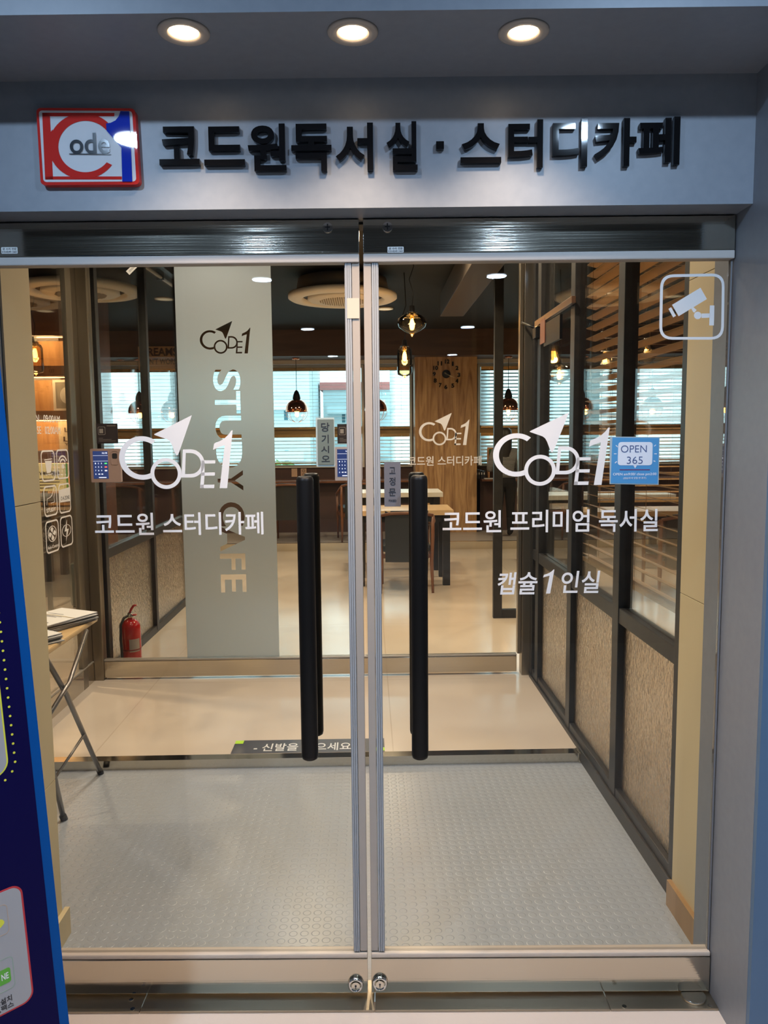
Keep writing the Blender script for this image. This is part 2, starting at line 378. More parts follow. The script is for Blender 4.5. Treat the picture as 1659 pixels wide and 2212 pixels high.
# hall in front of the shop
sbox('floor', HALLF, -3.2, -10.2, -.1, 3.2, 1.93, -.0005)
sbox('ceiling', mat('hall_ceiling_paint', (.05, .05, .055), .7), -3.2, -10.2, HALLZ, 3.2, 1.9, HALLZ+.1)
sbox('wall_back', GRANITE, -3.3, -10.3, 0, 3.3, -10.2, HALLZ)
sbox('wall_hall_left', mat('hall_side_paint', (.30, .33, .37), .6), -3.3, -10.2, 0, -3.2, 1.9, HALLZ)
sbox('wall_hall_right', MATS['hall_side_paint'], 3.2, -10.2, 0, 3.3, 1.9, HALLZ)
sbox('wall_lobby_left', GRANITE, -3.2, -1.75, 0, -1.5, -1.6, HALLZ)
sbox('wall_lobby_right', GRANITE, .95, -1.75, 0, 3.2, -1.6, HALLZ)
# shopfront: fascia, soffit box, reveals (in the front's own frame u,v,w)
UR, UL = .905, -.935
struct(G(MF).box(-2.4, -.08, 2.042, UR, .10, 2.75).build('wall_front_fascia', PAINT))
struct(G(MF).box(-3.1, -.36, 2.332, 2.2, -.08, 2.75).build('ceiling_soffit', PAINT))
struct(G(MF).box(UR+.028, -.2, 0, UR+.30, .06, 2.34).box(UR, -.2, 0, UR+.028, .06, 2.34).build('wall_right_reveal', PAINT))
struct(G(MF).box(UR+.001, -.215, 0, 2.25, -.2, 2.34).build('wall_right_hall_face', HALLWALL))
struct(G(MF).box(-2.4, -.2, 0, UL, .06, 2.34).build('wall_left_reveal', PAINT))
# jambs and birch pilasters behind the doors
struct(G(MF).box(UR+.018, .055, 0, UR+.12, .165, 2.6).build('trim_1', PAINT))
struct(G().box(.957, 2.105, .0, 1.06, 2.325, 1.02, .001).box(.957, 2.105, 1.022, 1.06, 2.325, 1.96, .001).box(.957, 2.105, 1.962, 1.06, 2.325, 2.95, .001).build('trim_2', BIRCH))
struct(G().box(.942, 2.10, .0, .957, 2.33, .085).build('baseboard_right', wood('brown_skirting', (.30, .17, .07), (.42, .26, .12))))
struct(G().box(-1.05, 1.99, 0, -.955, 2.05, 2.95).build('trim_3', PAINT))
struct(G().box(-1.70, 2.05, .0, -.945, 2.23, .50, .001).box(-1.70, 2.05, .502, -.945, 2.23, 1.33, .001).box(-1.70, 2.05, 1.332, -.945, 2.23, 2.95, .001).build('trim_4', BIRCH))
struct(G().box(-.945, 2.06, 0, -.93, 2.25, .085).build('baseboard_left', MATS['pale_birch_board']))
# floors
ZF = .04
struct(G().box(-1.70, 2.0, -.1, .97, 3.43, 0).build('floor_entry_mat', RUBBER))
struct(G().box(-5.2, 3.43, -.1, .97, 9.9, ZF).box(.97, 2.0, -.1, 5.4, 9.9, ZF).box(-5.2, 2.0, -.1, -1.70, 3.43, ZF).build('floor_cafe', FLOORM))
struct(G().box(-5.2, 9.9, -.1, 5.4, 11.45, .14).build('floor_platform', tile_floor('grey_platform_floor', (.30, .27, .25), (.37, .33, .30), .35, .9, (.2, .18, .16))))
struct(G().box(-1.70, 3.42, 0, .955, 3.428, ZF-.002).box(-1.70, 3.42, ZF-.002, .955, 3.475, ZF+.003).box(.955, 3.41, 0, .965, 3.475, ZF+.006).build('trim_step_edge', STEEL))
struct(G().box(-5.2, 9.885, ZF, 5.4, 9.9, .14).box(-5.2, 9.87, .135, 5.4, 9.92, .145).build('trim_platform_edge', STEELP))
g = G(MF)
for a, b in ((-3.1, -.62), (-.618, .0), (.002, .62), (.622, UR)): g.box(a, -.054, 0, b, .06, .006, .0008)
struct(g.build('trim_threshold', brushed('scuffed_threshold_steel', (.36, .32, .26), .3)))
sc_ = G(MF)
for u, v in ((.66, -.045), (.885, -.045), (.87, -.015), (-.64, -.045), (-.655, -.01)): sc_.tube((u, v, .006), (u, v, .0075), .006, 12)
s_ = sc_.build('threshold_screw', STEELP, None); struct(s_); s_.name = 'trim_threshold_screws'
# cafe shell
struct(G().box(-5.3, 2.0, 2.95, 5.5, 11.5, 3.05).build('ceiling_cafe', DKCEIL))
struct(G().box(-5.3, 2.0, 0, -5.2, 11.5, 2.95).build('wall_left', DKWALL))
struct(G().box(5.4, 2.0, 0, 5.5, 11.5, 2.95).build('wall_right', DKWALL))
struct(G().box(.99, 1.95, 0, 5.4, 2.0, 2.95).box(-5.2, 1.95, 0, -1.06, 2.0, 2.95).build('wall_cafe_front', mat('cafe_inner_paint', (.22, .17, .12), .6)))
struct(G(MF).box(-1.02, .10, 2.06, UR+.1, .16, 2.95).build('wall_over_door', PAINT))
BW = 11.35
WINS = [(-3.85, -2.82), (-2.72, -1.62), (-1.54, -.06), (.04, .64), (1.60, 3.16), (3.26, 5.1)]
g = G(); g.box(-5.2, BW, 0, 5.4, BW+.12, 1.06); g.box(-5.2, BW, 2.54, 5.4, BW+.12, 2.95)
xs = [-5.2]+[v for w in WINS for v in w]+[5.4]
for i in range(0, len(xs), 2): g.box(xs[i], BW, 1.06, xs[i+1], BW+.12, 2.54)
struct(g.build('wall_back_cafe', DKW2))
struct(G().box(-5.2, 10.62, 2.60, 5.4, BW, 2.95).build('trim_window_pelmet', DKWALL))
struct(G().box(-5.2, 11.2, 2.545, 5.4, BW, 2.60).build('trim_pelmet_lining', mat('pelmet_lining', (.6, .58, .54), .5)))
# dark bench wall below the windows
struct(G().box(-5.2, 11.05, .14, .64, BW, .86).box(1.60, 11.05, .14, 5.4, BW, .86).build('wall_bench_front', DKW2))
FRW = mat('white_window_frame', (.62, .62, .58), .4); FRG = mat('bronze_window_rail', (.34, .24, .12), .35, .3)
for i, (a, b) in enumerate(WINS):
    w = thing('window_%d' % (i+1), None, None, ((a+b)/2, BW, 1.06), kind='structure')
    G().box(a, BW-.03, 1.06, b, BW+.02, 1.10).box(a, BW-.03, 2.50, b, BW+.02, 2.54).box(a, BW-.03, 1.1, a+.035, BW+.02, 2.5).box(b-.035, BW-.03, 1.1, b, BW+.02, 2.5).build('window_frame', FRW, w)
    G().box(a+.035, BW-.035, 1.545, b-.035, BW+.02, 1.655).build('transom', FRG, w)
    G().box(a+.035, BW+.03, 1.1, b-.035, BW+.036, 2.5).build('window_pane', glass_mat('window_glass', (.9, .97, .97), .5), w)
# ---- outer doors
def door(n, u0, u1, top, bot_lbl, hu, lock_u, keyu, inner):
    d = thing('door_%d' % n, None, None, MF @ Vector(((u0+u1)/2, .02, .012)), -TH, kind='structure')
    G(MF).box(u0+(.004 if n == 1 else 0), .012, .11, u1-(.004 if n == 2 else 0), .022, 1.94).build('glass_pane', GLASS, d)
    ge = u0 if n == 1 else u1-.004
    G(MF).box(ge, .010, .11, ge+.004, .024, 1.96).build('glass_edge_mask', mat('dull_grey_mask', (.16, .16, .17), .6), d)  # added dark strip, covers the bright reflection on the glass edge
    G(MF).box(u0, 0, 1.957, u1, .036, 2.038, .0015).build('top_rail', STEEL, d)
    G(MF).box(u0, -.002, 1.936, u1, .034, 1.956, .003).build('top_glazing_strip', BRIGHT, d)
    G(MF).box(u0, 0, .014, u1, .036, .112, .002).build('bottom_rail', STEEL, d)
    G(MF).box(u0, .0, .113, u1, .034, .126, .004).build('bottom_glazing_strip', mat('pinkish_glazing_strip', (.55, .46, .38), .3), d)
    e = u1 if inner > 0 else u0
    s = -inner
    k = G(MF)
    for j in range(3): k.box(min(e+s*(.021+j*.005), e+s*(.025+j*.005)), .004, .13, max(e+s*(.021+j*.005), e+s*(.025+j*.005)), .03, 1.936, .0008)
    k.box(min(e+s*.02, e+s*.037), .008, .13, max(e+s*.02, e+s*.037), .028, 1.936)
    k.build('clear_edge_seal', SEAL_A, d)
    G(MF).box(min(e, e+s*.019), .006, .13, max(e, e+s*.019), .032, 1.936, .002).build('edge_seal', SEAL_B, d)
    # handles: outer tube with stand-offs and the twin tube behind
    for v, nm in ((-.058, 'pull_handle'), (.102, 'inner_pull_handle')):
        z0, z1 = .695, 1.415
        h = G(MF); h.path([(hu, v, z0+.001), (hu, v, z0+.004), (hu, v, z0+.012), (hu, v, z1-.012), (hu, v, z1-.004), (hu, v, z1-.001)], [.015, .0195, .0212, .0212, .0195, .015], 28)
        for z in (z0+.12, z1-.12): h.tube((hu, v, z), (hu, .012 if v < 0 else .022, z), .008, 14)
        h.build(nm, BLACKP, d)
    k = G(MF); k.tube((keyu, -.001, 2.018), (keyu, -.006, 2.018), .012, 24); kk = k.build('top_rail_lock', CHROME, d)
    G(MF).box(keyu-.0015, -.0075, 2.010, keyu+.0015, -.0055, 2.026).box(keyu-.006, -.0075, 2.0165, keyu+.006, -.0055, 2.0195).build('keyhole', INK, kk)
    zc = .042 if n == 1 else .046
    MM = MF @ Matrix.Translation((lock_u, 0, zc)) @ Matrix.Rotation(math.pi/2, 4, 'X')
    k = G(MM).lathe([(0, 0), (.0205, 0), (.0215, .004), (.020, .010), (.0155, .013), (.0145, .0105), (.0, .0105)], n=36); kk = k.build('cylinder_lock', CHROME, d)
    G(MM).tube((0, 0, .0105), (0, 0, .0125), .011, 24).build('lock_plug', STEELP, kk)
    G(MM).box(-.0012, -.007, .0125, .0012, .001, .0131).tube((0, .001, .0125), (0, .001, .0131), .0028, 12).build('keyhole', INK, kk)
    if n == 2: G(MF).tube((.855, -.012, .006), (.855, -.012, .013), .031, 32).build('floor_pivot', STEELP, d)
    return d
door(1, UL+.003, -.018, 0, '', FP(-.058).p(664, 1330)[0], -.05, -.094, 1)
door(2, -.008, UR-.003, 0, '', FP(-.058).p(906, 1300)[0], .015, .052, -1)
struct(G(MF).box(UL, .04, 2.036, UR, .10, 2.045).box(UL-.0, .05, 0.006, UL+.0025, .06, 2.04).build('trim_door_gap', DARKGAP))
# ---- inner glass screen and doors
ins = thing('door_3', None, None, (-.36, YI, ZF), kind='structure')
G().box(-1.63, YI-.02, ZF+.015, .90, YI+.02, .155, .003).build('bottom_rail', STEEL, ins)
G().box(-1.63, YI-.022, .156, .90, YI+.022, .166, .003).build('bottom_glazing_strip', mat('dull_bead', (.42, .38, .33), .4, .6), ins)
G().box(-1.63, YI-.006, .166, -.035, YI+.006, 2.92).build('glass_pane', GLASS2, ins)
G().box(-.029, YI-.006, .166, .90, YI+.006, 2.92).build('glass_pane', GLASS2, ins)
G().box(-1.705, YI-.035, ZF, -1.63, YI+.035, 2.93, .002).build('stainless_post', STEELV, ins)
G().box(.925, YI-.05, ZF, .995, YI+.03, 2.93, .002).box(.902, YI-.03, .17, .922, YI+.02, 2.93, .002).build('stainless_post', STEELV, ins)
# ---- left glass side wall
sw = thing('window_7', None, None, (-1.70, 3.5, ZF), kind='structure')
G().box(-1.715, 2.24, ZF-.04, -1.685, YI-.04, .155, .003).build('bottom_rail', STEEL, sw)
G().box(-1.718, 2.24, .156, -1.682, YI-.04, .166, .003).build('bottom_glazing_strip', MATS['dull_bead'], sw)
G().box(-1.706, 2.24, .166, -1.694, 4.44, 2.92).build('glass_pane', GLASS2, sw)
G().box(-1.712, 4.44, .02, -1.684, 4.515, 2.93, .002).box(-1.712, 4.53, .02, -1.690, 4.61, 2.93, .002).build('stainless_post', STEELV, sw)

# ---- black framed partitions
def partition(n, X, ys, thick, label, z0=ZF, zmid=.80, zt=2.93, side=1):
    p = thing('window_%d' % n, None, None, (X, (ys[0]+ys[-1])/2, z0), kind='structure')
    a, b = ys[0], ys[-1]
    f = G().box(X-.025, a, z0-.04, X+.025, b, z0+.055, .003).box(X-.035, a, z0-.04, X-.025, b, z0+.02, .002)
    f.box(X-.025, a, zmid-.03, X+.025, b, zmid+.03, .003).box(X-.025, a, zt-.06, X+.025, b, zt, .003); f.build('rail', FRAMEK, p)
    for y in ys: G().box(X-.028, y-thick/2, z0+.02, X+.028, y+thick/2, zt-.06, .003).build('post', FRAMEK, p)
    for y0, y1 in zip(ys, ys[1:]):
        G().box(X-.004, y0+thick/2, zmid+.03, X+.004, y1-thick/2, zt-.06).build('clear_pane', GLASS2, p)
        G().box(X-.004, y0+thick/2, z0+.055, X+.004, y1-thick/2, zmid-.03).build('rippled_pane', RIPPLE, p)
    return p
partition(8, 1.0, [2.36, 2.99, 3.70, 4.42, 4.58], .075, '')
partition(9, -1.645, [4.74, 5.80, 6.85], .055, '')
# black frame glass screen crossing the room behind the right post
p = thing('window_10', None, None, (1.9, 6.1, ZF), kind='structure')
G().box(.99, 6.08, ZF, 1.06, 6.13, 2.93, .003).build('post', FRAMEK, p)
G().box(1.06, 6.08, ZF, 1.75, 6.13, ZF+.07, .003).build('rail', FRAMEK, p)
G().box(1.06, 6.10, ZF+.07, 1.75, 6.108, 2.93).build('clear_pane', GLASS2, p)
G().box(1.75, 6.08, ZF, 1.82, 6.13, 2.93, .003).build('post', FRAMEK, p)

# ================================================================== SIGN ON THE FASCIA
g = thing('logo_sign', 'square red white and blue acrylic logo sign with a big C, left end of fascia', 'sign', P_SIGN.w(*P_SIGN.p(190, 400)), -TH)
def s1(x, y): return P_SIGN.p(x/2, y/2)
def quad_round(c, r, n=6):   # rounded quad given 4 picture corners (TL,TR,BR,BL) in crop pixels
    out = []
    for i in range(4):
        P = Vector(c[i]); A = (Vector(c[i-1])-P).normalized()*r; B = (Vector(c[(i+1) % 4])-P).normalized()*r
        for k in range(n+1): t = k/n; out.append(tuple((P+A)*(1-t)**2+P*2*t*(1-t)+(P+B)*t*t))
    return out
def poly1(pts, m, name, c0, c1): return G().poly(P_SIGN, [s1(*q) for q in pts], c0, c1).build(name, m, g)
poly1(quad_round([(156, 466), (583, 468), (603, 797), (176, 800)], 22), SIGNRED, 'red_panel', -.018, .0)
poly1(quad_round([(168, 478), (571, 480), (589, 784), (188, 787)], 16), SIGNWHT, 'white_face', .0, .0006)
def mk(pts): return [s1(*q) for q in pts]
gg = G(); gg.poly(P_SIGN, mk([(183, 488), (216, 488), (230, 776), (196, 776)]), .0008, .0012)
gg.poly(P_SIGN, mk([(183, 488), (495, 489), (494, 503), (184, 503)]), .0008, .0012).poly(P_SIGN, mk([(196, 763), (527, 763), (527, 776), (196, 776)]), .0008, .0012)
oc, ic = arc(362, 632, 150, 35, 325, 50, 142), arc(370, 634, 117, 38, 322, 50, 111)
gg.strip(P_SIGN, mk(oc), mk(ic), .0013, .0017, False)
gg.poly(P_SIGN, mk([(200, 600), (228, 560), (236, 700), (212, 690)]), .0010, .0014)
gg.build('red_letter_c', SIGNRED, g)
gg = G(); gg.poly(P_SIGN, mk([(522, 482), (560, 483), (573, 786), (530, 786), (526, 640), (462, 566), (460, 535), (480, 532), (500, 522), (514, 505)]), .0020, .0024); gg.build('blue_numeral', SIGNBLU, g)
text_px('ode_lettering', 'ode', P_SIGN, (151.5, 288, 237.5, 333), SIGNGRY, .0025, .0029, 0.012, g)
G().poly(P_SIGN, mk([(301, 665), (480, 666), (480, 670), (301, 669)]), .0025, .0029).build('underline', SIGNGRY, g)
LET = [('코', 343, 273, 430, 356), ('드', 440, 273, 528, 357), ('원', 535, 267, 618, 369), ('독', 629, 267, 716, 369), ('서', 725, 265, 806, 368), ('실', 835, 262, 902, 368),
       ('·', 942, 305, 959, 322), ('스', 995, 266, 1083, 352), ('터', 1098, 258, 1173, 362), ('디', 1194, 256, 1269, 360), ('카', 1285, 255, 1375, 359), ('페', 1380, 252, 1469, 356)]
for s, x0, y0, x1, y1 in LET:
    gg = G()
    if s == '·': gg.poly(P_LET, rrect(*rect_px(P_LET, x0, y0, x1, y1), .001), -.012, .0)
    else: put_text(gg, s, box_fn(P_LET, x0, y0, x1, y1, -.012, .0), .022)
    nm = 'sign_letter' if s != '·' else 'sign_dot'
    tag(gg.build(nm, GLOSSK), ('raised gloss black letter %s of the shop name on the grey fascia' % s) if s != '·' else 'small raised black square dot between the two halves of the shop name', 'letter' if s != '·' else 'sign dot', 'raised letters of the shop name')
# soffit downlights
dl = None
for i, px in enumerate((397, 762, 1131)):
    pt = atz(px, 68, 2.332)
    lab = ['soffit downlight nearest the red logo sign, leftmost of the row', 'middle soffit downlight above the door centre', 'rightmost soffit downlight near the right wall'][i]
    if dl is None:
        dl = thing('downlight', lab, 'ceiling light', (pt.x, pt.y, 2.332), 0, 'recessed downlights in the soffit')
        G().lathe([(.031, .0), (.052, -.0), (.0515, -.004), (.046, -.006), (.034, -.005), (.031, -.002), (.031, .0)], n=40).build('trim_ring', mat('grey_lamp_ring', (.42, .37, .32), .5), dl, True)
        G().lathe([(0, -.0015), (.030, -.0015), (.030, -.0005), (0, -.0005)], n=32).build('lens', LEDW, dl, True)
        k = G()
        for q in range(6): k.tube((.017*math.cos(q*1.047), .017*math.sin(q*1.047), -.003), (.017*math.cos(q*1.047), .017*math.sin(q*1.047), -.0016), .006, 12)
        k.tube((0, 0, -.003), (0, 0, -.0016), .006, 12); k.build('led_cluster', mat('hot_led', (1, 1, 1), .3, emit=(1, .85, .62), estr=14), dl, True)
    else: dup(dl, (pt.x, pt.y, 2.332), lab)
    lamp('soffit_spot', 'SPOT', (pt.x, pt.y-.01, 2.322), 30, (1, .76, .54), .025, (0, 0, 0), 112, 1.0)
# hall discs
hd = None
for hy, nm in ((.42, 'nearest'), (-2.2, 'second'), (-5, 'third'), (-8, 'fourth')):
    for hx, sd in ((-1.02, 'left'), (.80, 'right')):
        lab = 'round white hall ceiling lamp, %s %s row, seen only as a reflection' % (nm, sd)
        if hd is None:
            hd = thing('ceiling_lamp', lab, 'ceiling light', (hx, hy, HALLZ), 0, 'round hall ceiling lamps')
            G().lathe([(.075, 0), (.088, 0), (.086, -.012), (.076, -.014), (.075, 0)]).build('rim', WHITE, hd, True)
            G().lathe([(0, -.012), (.075, -.012), (.075, -.002), (0, -.002)]).build('diffuser', LEDC, hd, True)
        else: dup(hd, (hx, hy, HALLZ), lab)

# ================================================================== DECALS ON THE OUTER DOORS
def logo_decal(pl, box, m, label, c=(.0005, .001), name='window_logo'):
    q = G(); put_logo(q, logo_fn(pl, *box), pl, *c); return tag(q.build(name, m), label, 'sticker')
logo_decal(FP(.012), (257, 897, 504, 1056), VINYL, 'large white arrow logo sticker on the left door glass')
logo_decal(FP(.012), (1065, 891, 1316, 1049), VINYL, 'large white arrow logo sticker on the right door glass')
PG = FP(.012)
def words(s, pl, box, m, label, bold=.012, name='window_lettering', shear=0.0, c=(.0005, .001)):
    return tag(text_px(name, s, pl, box, m, c[0], c[1], bold, None, shear), label, 'sticker')
words('코드원 스터디카페', PG, (205, 1107, 569, 1156), VINYL, 'white Korean study cafe lettering under the logo on the left door')
words('코드원 프리미엄 독서실', PG, (956, 1101, 1421, 1150), VINYL, 'white Korean premium reading room lettering under the logo on the right door')
cw = thing('window_lettering', 'slanted white lettering with a numeral one, lowest line on the right door', 'sticker', PG.w(*PG.p(1185, 1284)), -TH)
q = G(); put_text(q, '캡슐', box_fn(PG, 1075, 1236, 1161, 1284, .0005, .001), .012, .12); q.build('first_word', VINYL, cw)
q = G(); put_text(q, '인실', box_fn(PG, 1213, 1233, 1296, 1281, .0005, .001), .012, .12); q.build('last_word', VINYL, cw)
a0, b0, a1, b1 = rect_px(PG, 1173, 1230, 1197, 1282); q = G()
one = LOGO[-2][1]; q.poly(PG, [(a0+(a1-a0)*(x-1283)/265, b1+(b0-b1)*(y-308)/762) for x, y in one], .0005, .001); q.build('numeral', VINYL, cw)
# cctv pictogram
def c6(x, y): return PG.p(1100+x*.337, 540+y*.337)
q = G(); o = [c6(*t) for t in quad_round([(968, 158), (1380, 150), (1374, 575), (960, 575)], 85)]; i_ = [c6(*t) for t in quad_round([(986, 176), (1363, 168), (1357, 558), (978, 558)], 68)]
q.strip(PG, o, i_, .0005, .001)
for pp in ([(1043, 352), (1225, 242), (1266, 315), (1085, 425)], [(1020, 378), (1037, 367), (1068, 422), (1050, 433)], [(1165, 375), (1180, 367), (1200, 385), (1186, 402), (1178, 398)],
           [(1232, 408), (1285, 407), (1285, 434), (1232, 436)], [(1285, 356), (1314, 356), (1311, 484), (1281, 484)]): q.poly(PG, [c6(*t) for t in pp], .0005, .001)
q.poly(PG, [c6(1207+24*math.cos(k*.39), 420+24*math.sin(k*.39)) for k in range(16)], .0006, .0011)
tag(q.build('camera_pictogram', VINYL), 'white surveillance camera pictogram in a rounded frame, top right of the right door', 'sticker')
# OPEN 365 poster
def poster():
    t = thing('poster', 'square blue OPEN 365 opening hours notice taped to the right door', 'poster', PG.w(*PG.p(1370, 1046)), -TH)
    def cc(x, y): return PG.p(1100+x*.337, 540+y*.337)
    G().poly(PG, [cc(*k) for k in ((645, 1196), (964, 1199), (956, 1505), (642, 1500))], .0008, .0014).build('clear_sleeve', mat('pale_film_edge', (.35, .42, .46), .25), t)
    G().poly(PG, [cc(*k) for k in ((660, 1202), (958, 1205), (950, 1498), (649, 1494))], .0015, .002).build('blue_sheet', noise_mat('poster_blue', (.05, .22, .50), (.09, .30, .52), (3, 3, 6), 2, .35, lo=.2, hi=.8), t)
    G().poly(PG, [cc(*k) for k in quad_round([(698, 1231), (918, 1231), (914, 1380), (693, 1380)], 22)], .0021, .0025).poly(PG, [cc(*k) for k in ((793, 1378), (818, 1378), (805, 1400))], .0021, .0025).build('speech_bubble', mat('poster_white', (.62, .66, .74), .35), t)
    q = G()
    for kk in ([(680, 1253), (684, 1250), (696, 1262), (692, 1265)], [(670, 1304), (686, 1304), (686, 1309), (670, 1309)], [(674, 1364), (686, 1353), (690, 1357), (678, 1368)],
               [(926, 1256), (937, 1247), (940, 1251), (929, 1260)], [(928, 1304), (944, 1304), (944, 1309), (928, 1309)], [(924, 1349), (936, 1353), (934, 1358), (922, 1354)]): q.poly(PG, [cc(*k) for k in kk], .0021, .0024)
    def bx(x0, y0, x1, y1): return (1100+x0*.337, 540+y0*.337, 1100+x1*.337, 540+y1*.337)
    q.build('ray_marks', MATS['poster_white'], t)
    q = G(); put_text(q, 'OPEN am9:00/ close pm2:00', box_fn(PG, *bx(664, 1428, 942, 1449), .0021, .0024), .012); q.build('hours_line', MATS['poster_white'], t); q = G()
    put_text(q, '(설날/추석 당일 만 휴무)', box_fn(PG, *bx(729, 1455, 876, 1470), .0021, .0024), .01)
    q.build('holiday_line', MATS['poster_white'], t)
    q = G(); put_text(q, 'OPEN', box_fn(PG, *bx(714, 1252, 879, 1297), .0026, .003), -.008); put_text(q, '365', box_fn(PG, *bx(752, 1324, 853, 1370), .0026, .003), -.008); q.build('dark_print', mat('slate_blue_ink', (.06, .09, .22), .4), t)
    G().poly(PG, [cc(*k) for k in ((706, 1406), (900, 1406), (900, 1411), (706, 1411))], .0021, .0024).build('maroon_line', mat('maroon_ink', (.15, .01, .07), .4), t)
poster()
# pull / fixed plates
def plate(name, label, outer, box, chars, m, mi, border=None, extra=None):
    t = thing(name, label, 'sign', PG.w(*PG.p((outer[0]+outer[2])/2, outer[3])), -TH)
    if border: G().poly(PG, rrect(*rect_px(PG, *outer), .0015), .0005, .002).build('clear_backing', border, t)
    G().poly(PG, rrect(*rect_px(PG, *box), .001), .002, .0035).build('plate', m, t)
    q = G()
    for s, b in chars: put_text(q, s, box_fn(PG, *b, .0036, .0041), .008)
    q.build('lettering', mi, t)
plate('door_plate', 'grey green upright plate with Korean pull instruction on the left door', (683, 902, 723, 1008), (686.5, 906, 721.5, 1004), [('당', (694, 913, 712, 932)), ('기', (695, 939, 710, 957)), ('시', (694, 963, 711, 978)), ('오', (695, 984, 713, 997))],
      mat('green_grey_plate', (.13, .15, .13), .35), INK, mat('milky_clear_plastic', (.38, .44, .42), .3))
plate('door_plate', 'grey upright plate reading FIXED beside the right door handle', (829, 997, 866, 1095), (830, 998, 865.5, 1094), [('고', (841, 1009, 854, 1023)), ('정', (841, 1031, 854, 1048)), ('문', (840, 1055, 855, 1071)), ('FIXED', (840, 1079, 856, 1083.5))],
      mat('plain_grey_plate', (.13, .125, .14), .4), INK)
for pb, lb in (((837, 533, 872, 546), 'tiny white repair service sticker at the left end of the right door top rail'), ((3, 534, 38, 548), 'tiny white repair service sticker near the left edge of the left door top rail')):
    t = thing('repair_sticker', lb, 'sticker', P_RAIL.w(*P_RAIL.p((pb[0]+pb[2])/2, pb[3])), -TH, 'repair service stickers')
    G().poly(P_RAIL, rrect(*rect_px(P_RAIL, *pb), .002), .0002, .0006).build('label_face', WHITE, t)
    q = G(); put_text(q, '문 수리 전문', box_fn(P_RAIL, pb[0]+3, pb[1]+1.5, pb[2]-2, pb[1]+6.5, .0007, .0009), .02); put_text(q, '010-8249-1665', box_fn(P_RAIL, pb[0]+1.5, pb[1]+8, pb[2]-1.5, pb[3]-1.5, .0007, .0009), .02); q.build('print', INK, t)
# small tape on the left edge seal
tag(G().poly(FP(.004), rrect(*rect_px(FP(.004), 750, 644, 776, 688), .001), .0005, .001).build('tape_strip', mat('yellowed_tape', (.50, .45, .36), .4)), 'short strip of yellowed tape across the left door edge seal', 'tape')

# ================================================================== FROSTED BAND + INNER DECALS
def boolean_film():
    a0, b0, a1, b1 = rect_px(P_IN, 391, 600, 594, 1300)
    a0 = P_IN.p(404, 1400)[0]; a1 = P_IN.p(603, 1400)[0]
    slab = G(); slab.box(a0, YI-.0085, .168, a1, YI-.0072, 2.915); so = slab.build('frosted_band', FROST)
    cut = G(); put_logo(cut, logo_fn(P_IN, 431, 693, 541, 764), P_IN, -.02, .02)
    # vertical words, reading downwards
    for s, (x0, y0, x1, y1) in (('S', (460, 798, 519, 845)), ('T', (464, 845, 519, 893)), ('U', (465, 898, 521, 949)), ('D', (467, 955, 523, 1011)), ('Y', (470, 1016, 525, 1060)),
                               ('C', (472, 1085, 528, 1137)), ('A', (475, 1137, 529, 1191)), ('F', (475, 1196, 530, 1231)), ('E', (477, 1241, 532, 1280))):
        A0, B0, A1, B1 = rect_px(P_IN, x0, y0, x1, y1)
        put_text(cut, s, lambda u, v, t: P_IN.w(A0+(A1-A0)*v, B1+(B0-B1)*u, .02*t*2), .012)
    co = cut.build('cutter', FROST)
    md = so.modifiers.new('b', 'BOOLEAN'); md.operation = 'DIFFERENCE'; md.object = co; md.solver = 'EXACT'; md.use_self = True
    bpy.context.view_layer.update()
    me = bpy.data.meshes.new_from_object(so.evaluated_get(bpy.context.evaluated_depsgraph_get()))
    so.modifiers.clear(); so.data = me; bpy.data.objects.remove(co); return so
tag(boolean_film(), 'tall frosted film band with cut out logo and STUDY CAFE reading downwards, on inner glass', 'window film')
logo_decal(P_IN, (905, 892, 1014, 962), VINYL2, 'small pale arrow logo sticker on the inner glass before the wooden column', (.0, .0008))
words('코드원 스터디카페', P_IN, (881, 985, 1040, 1006), VINYL2, 'small pale Korean lettering on the inner glass before the wooden column', .012, 'window_lettering', 0, (0, .0008))
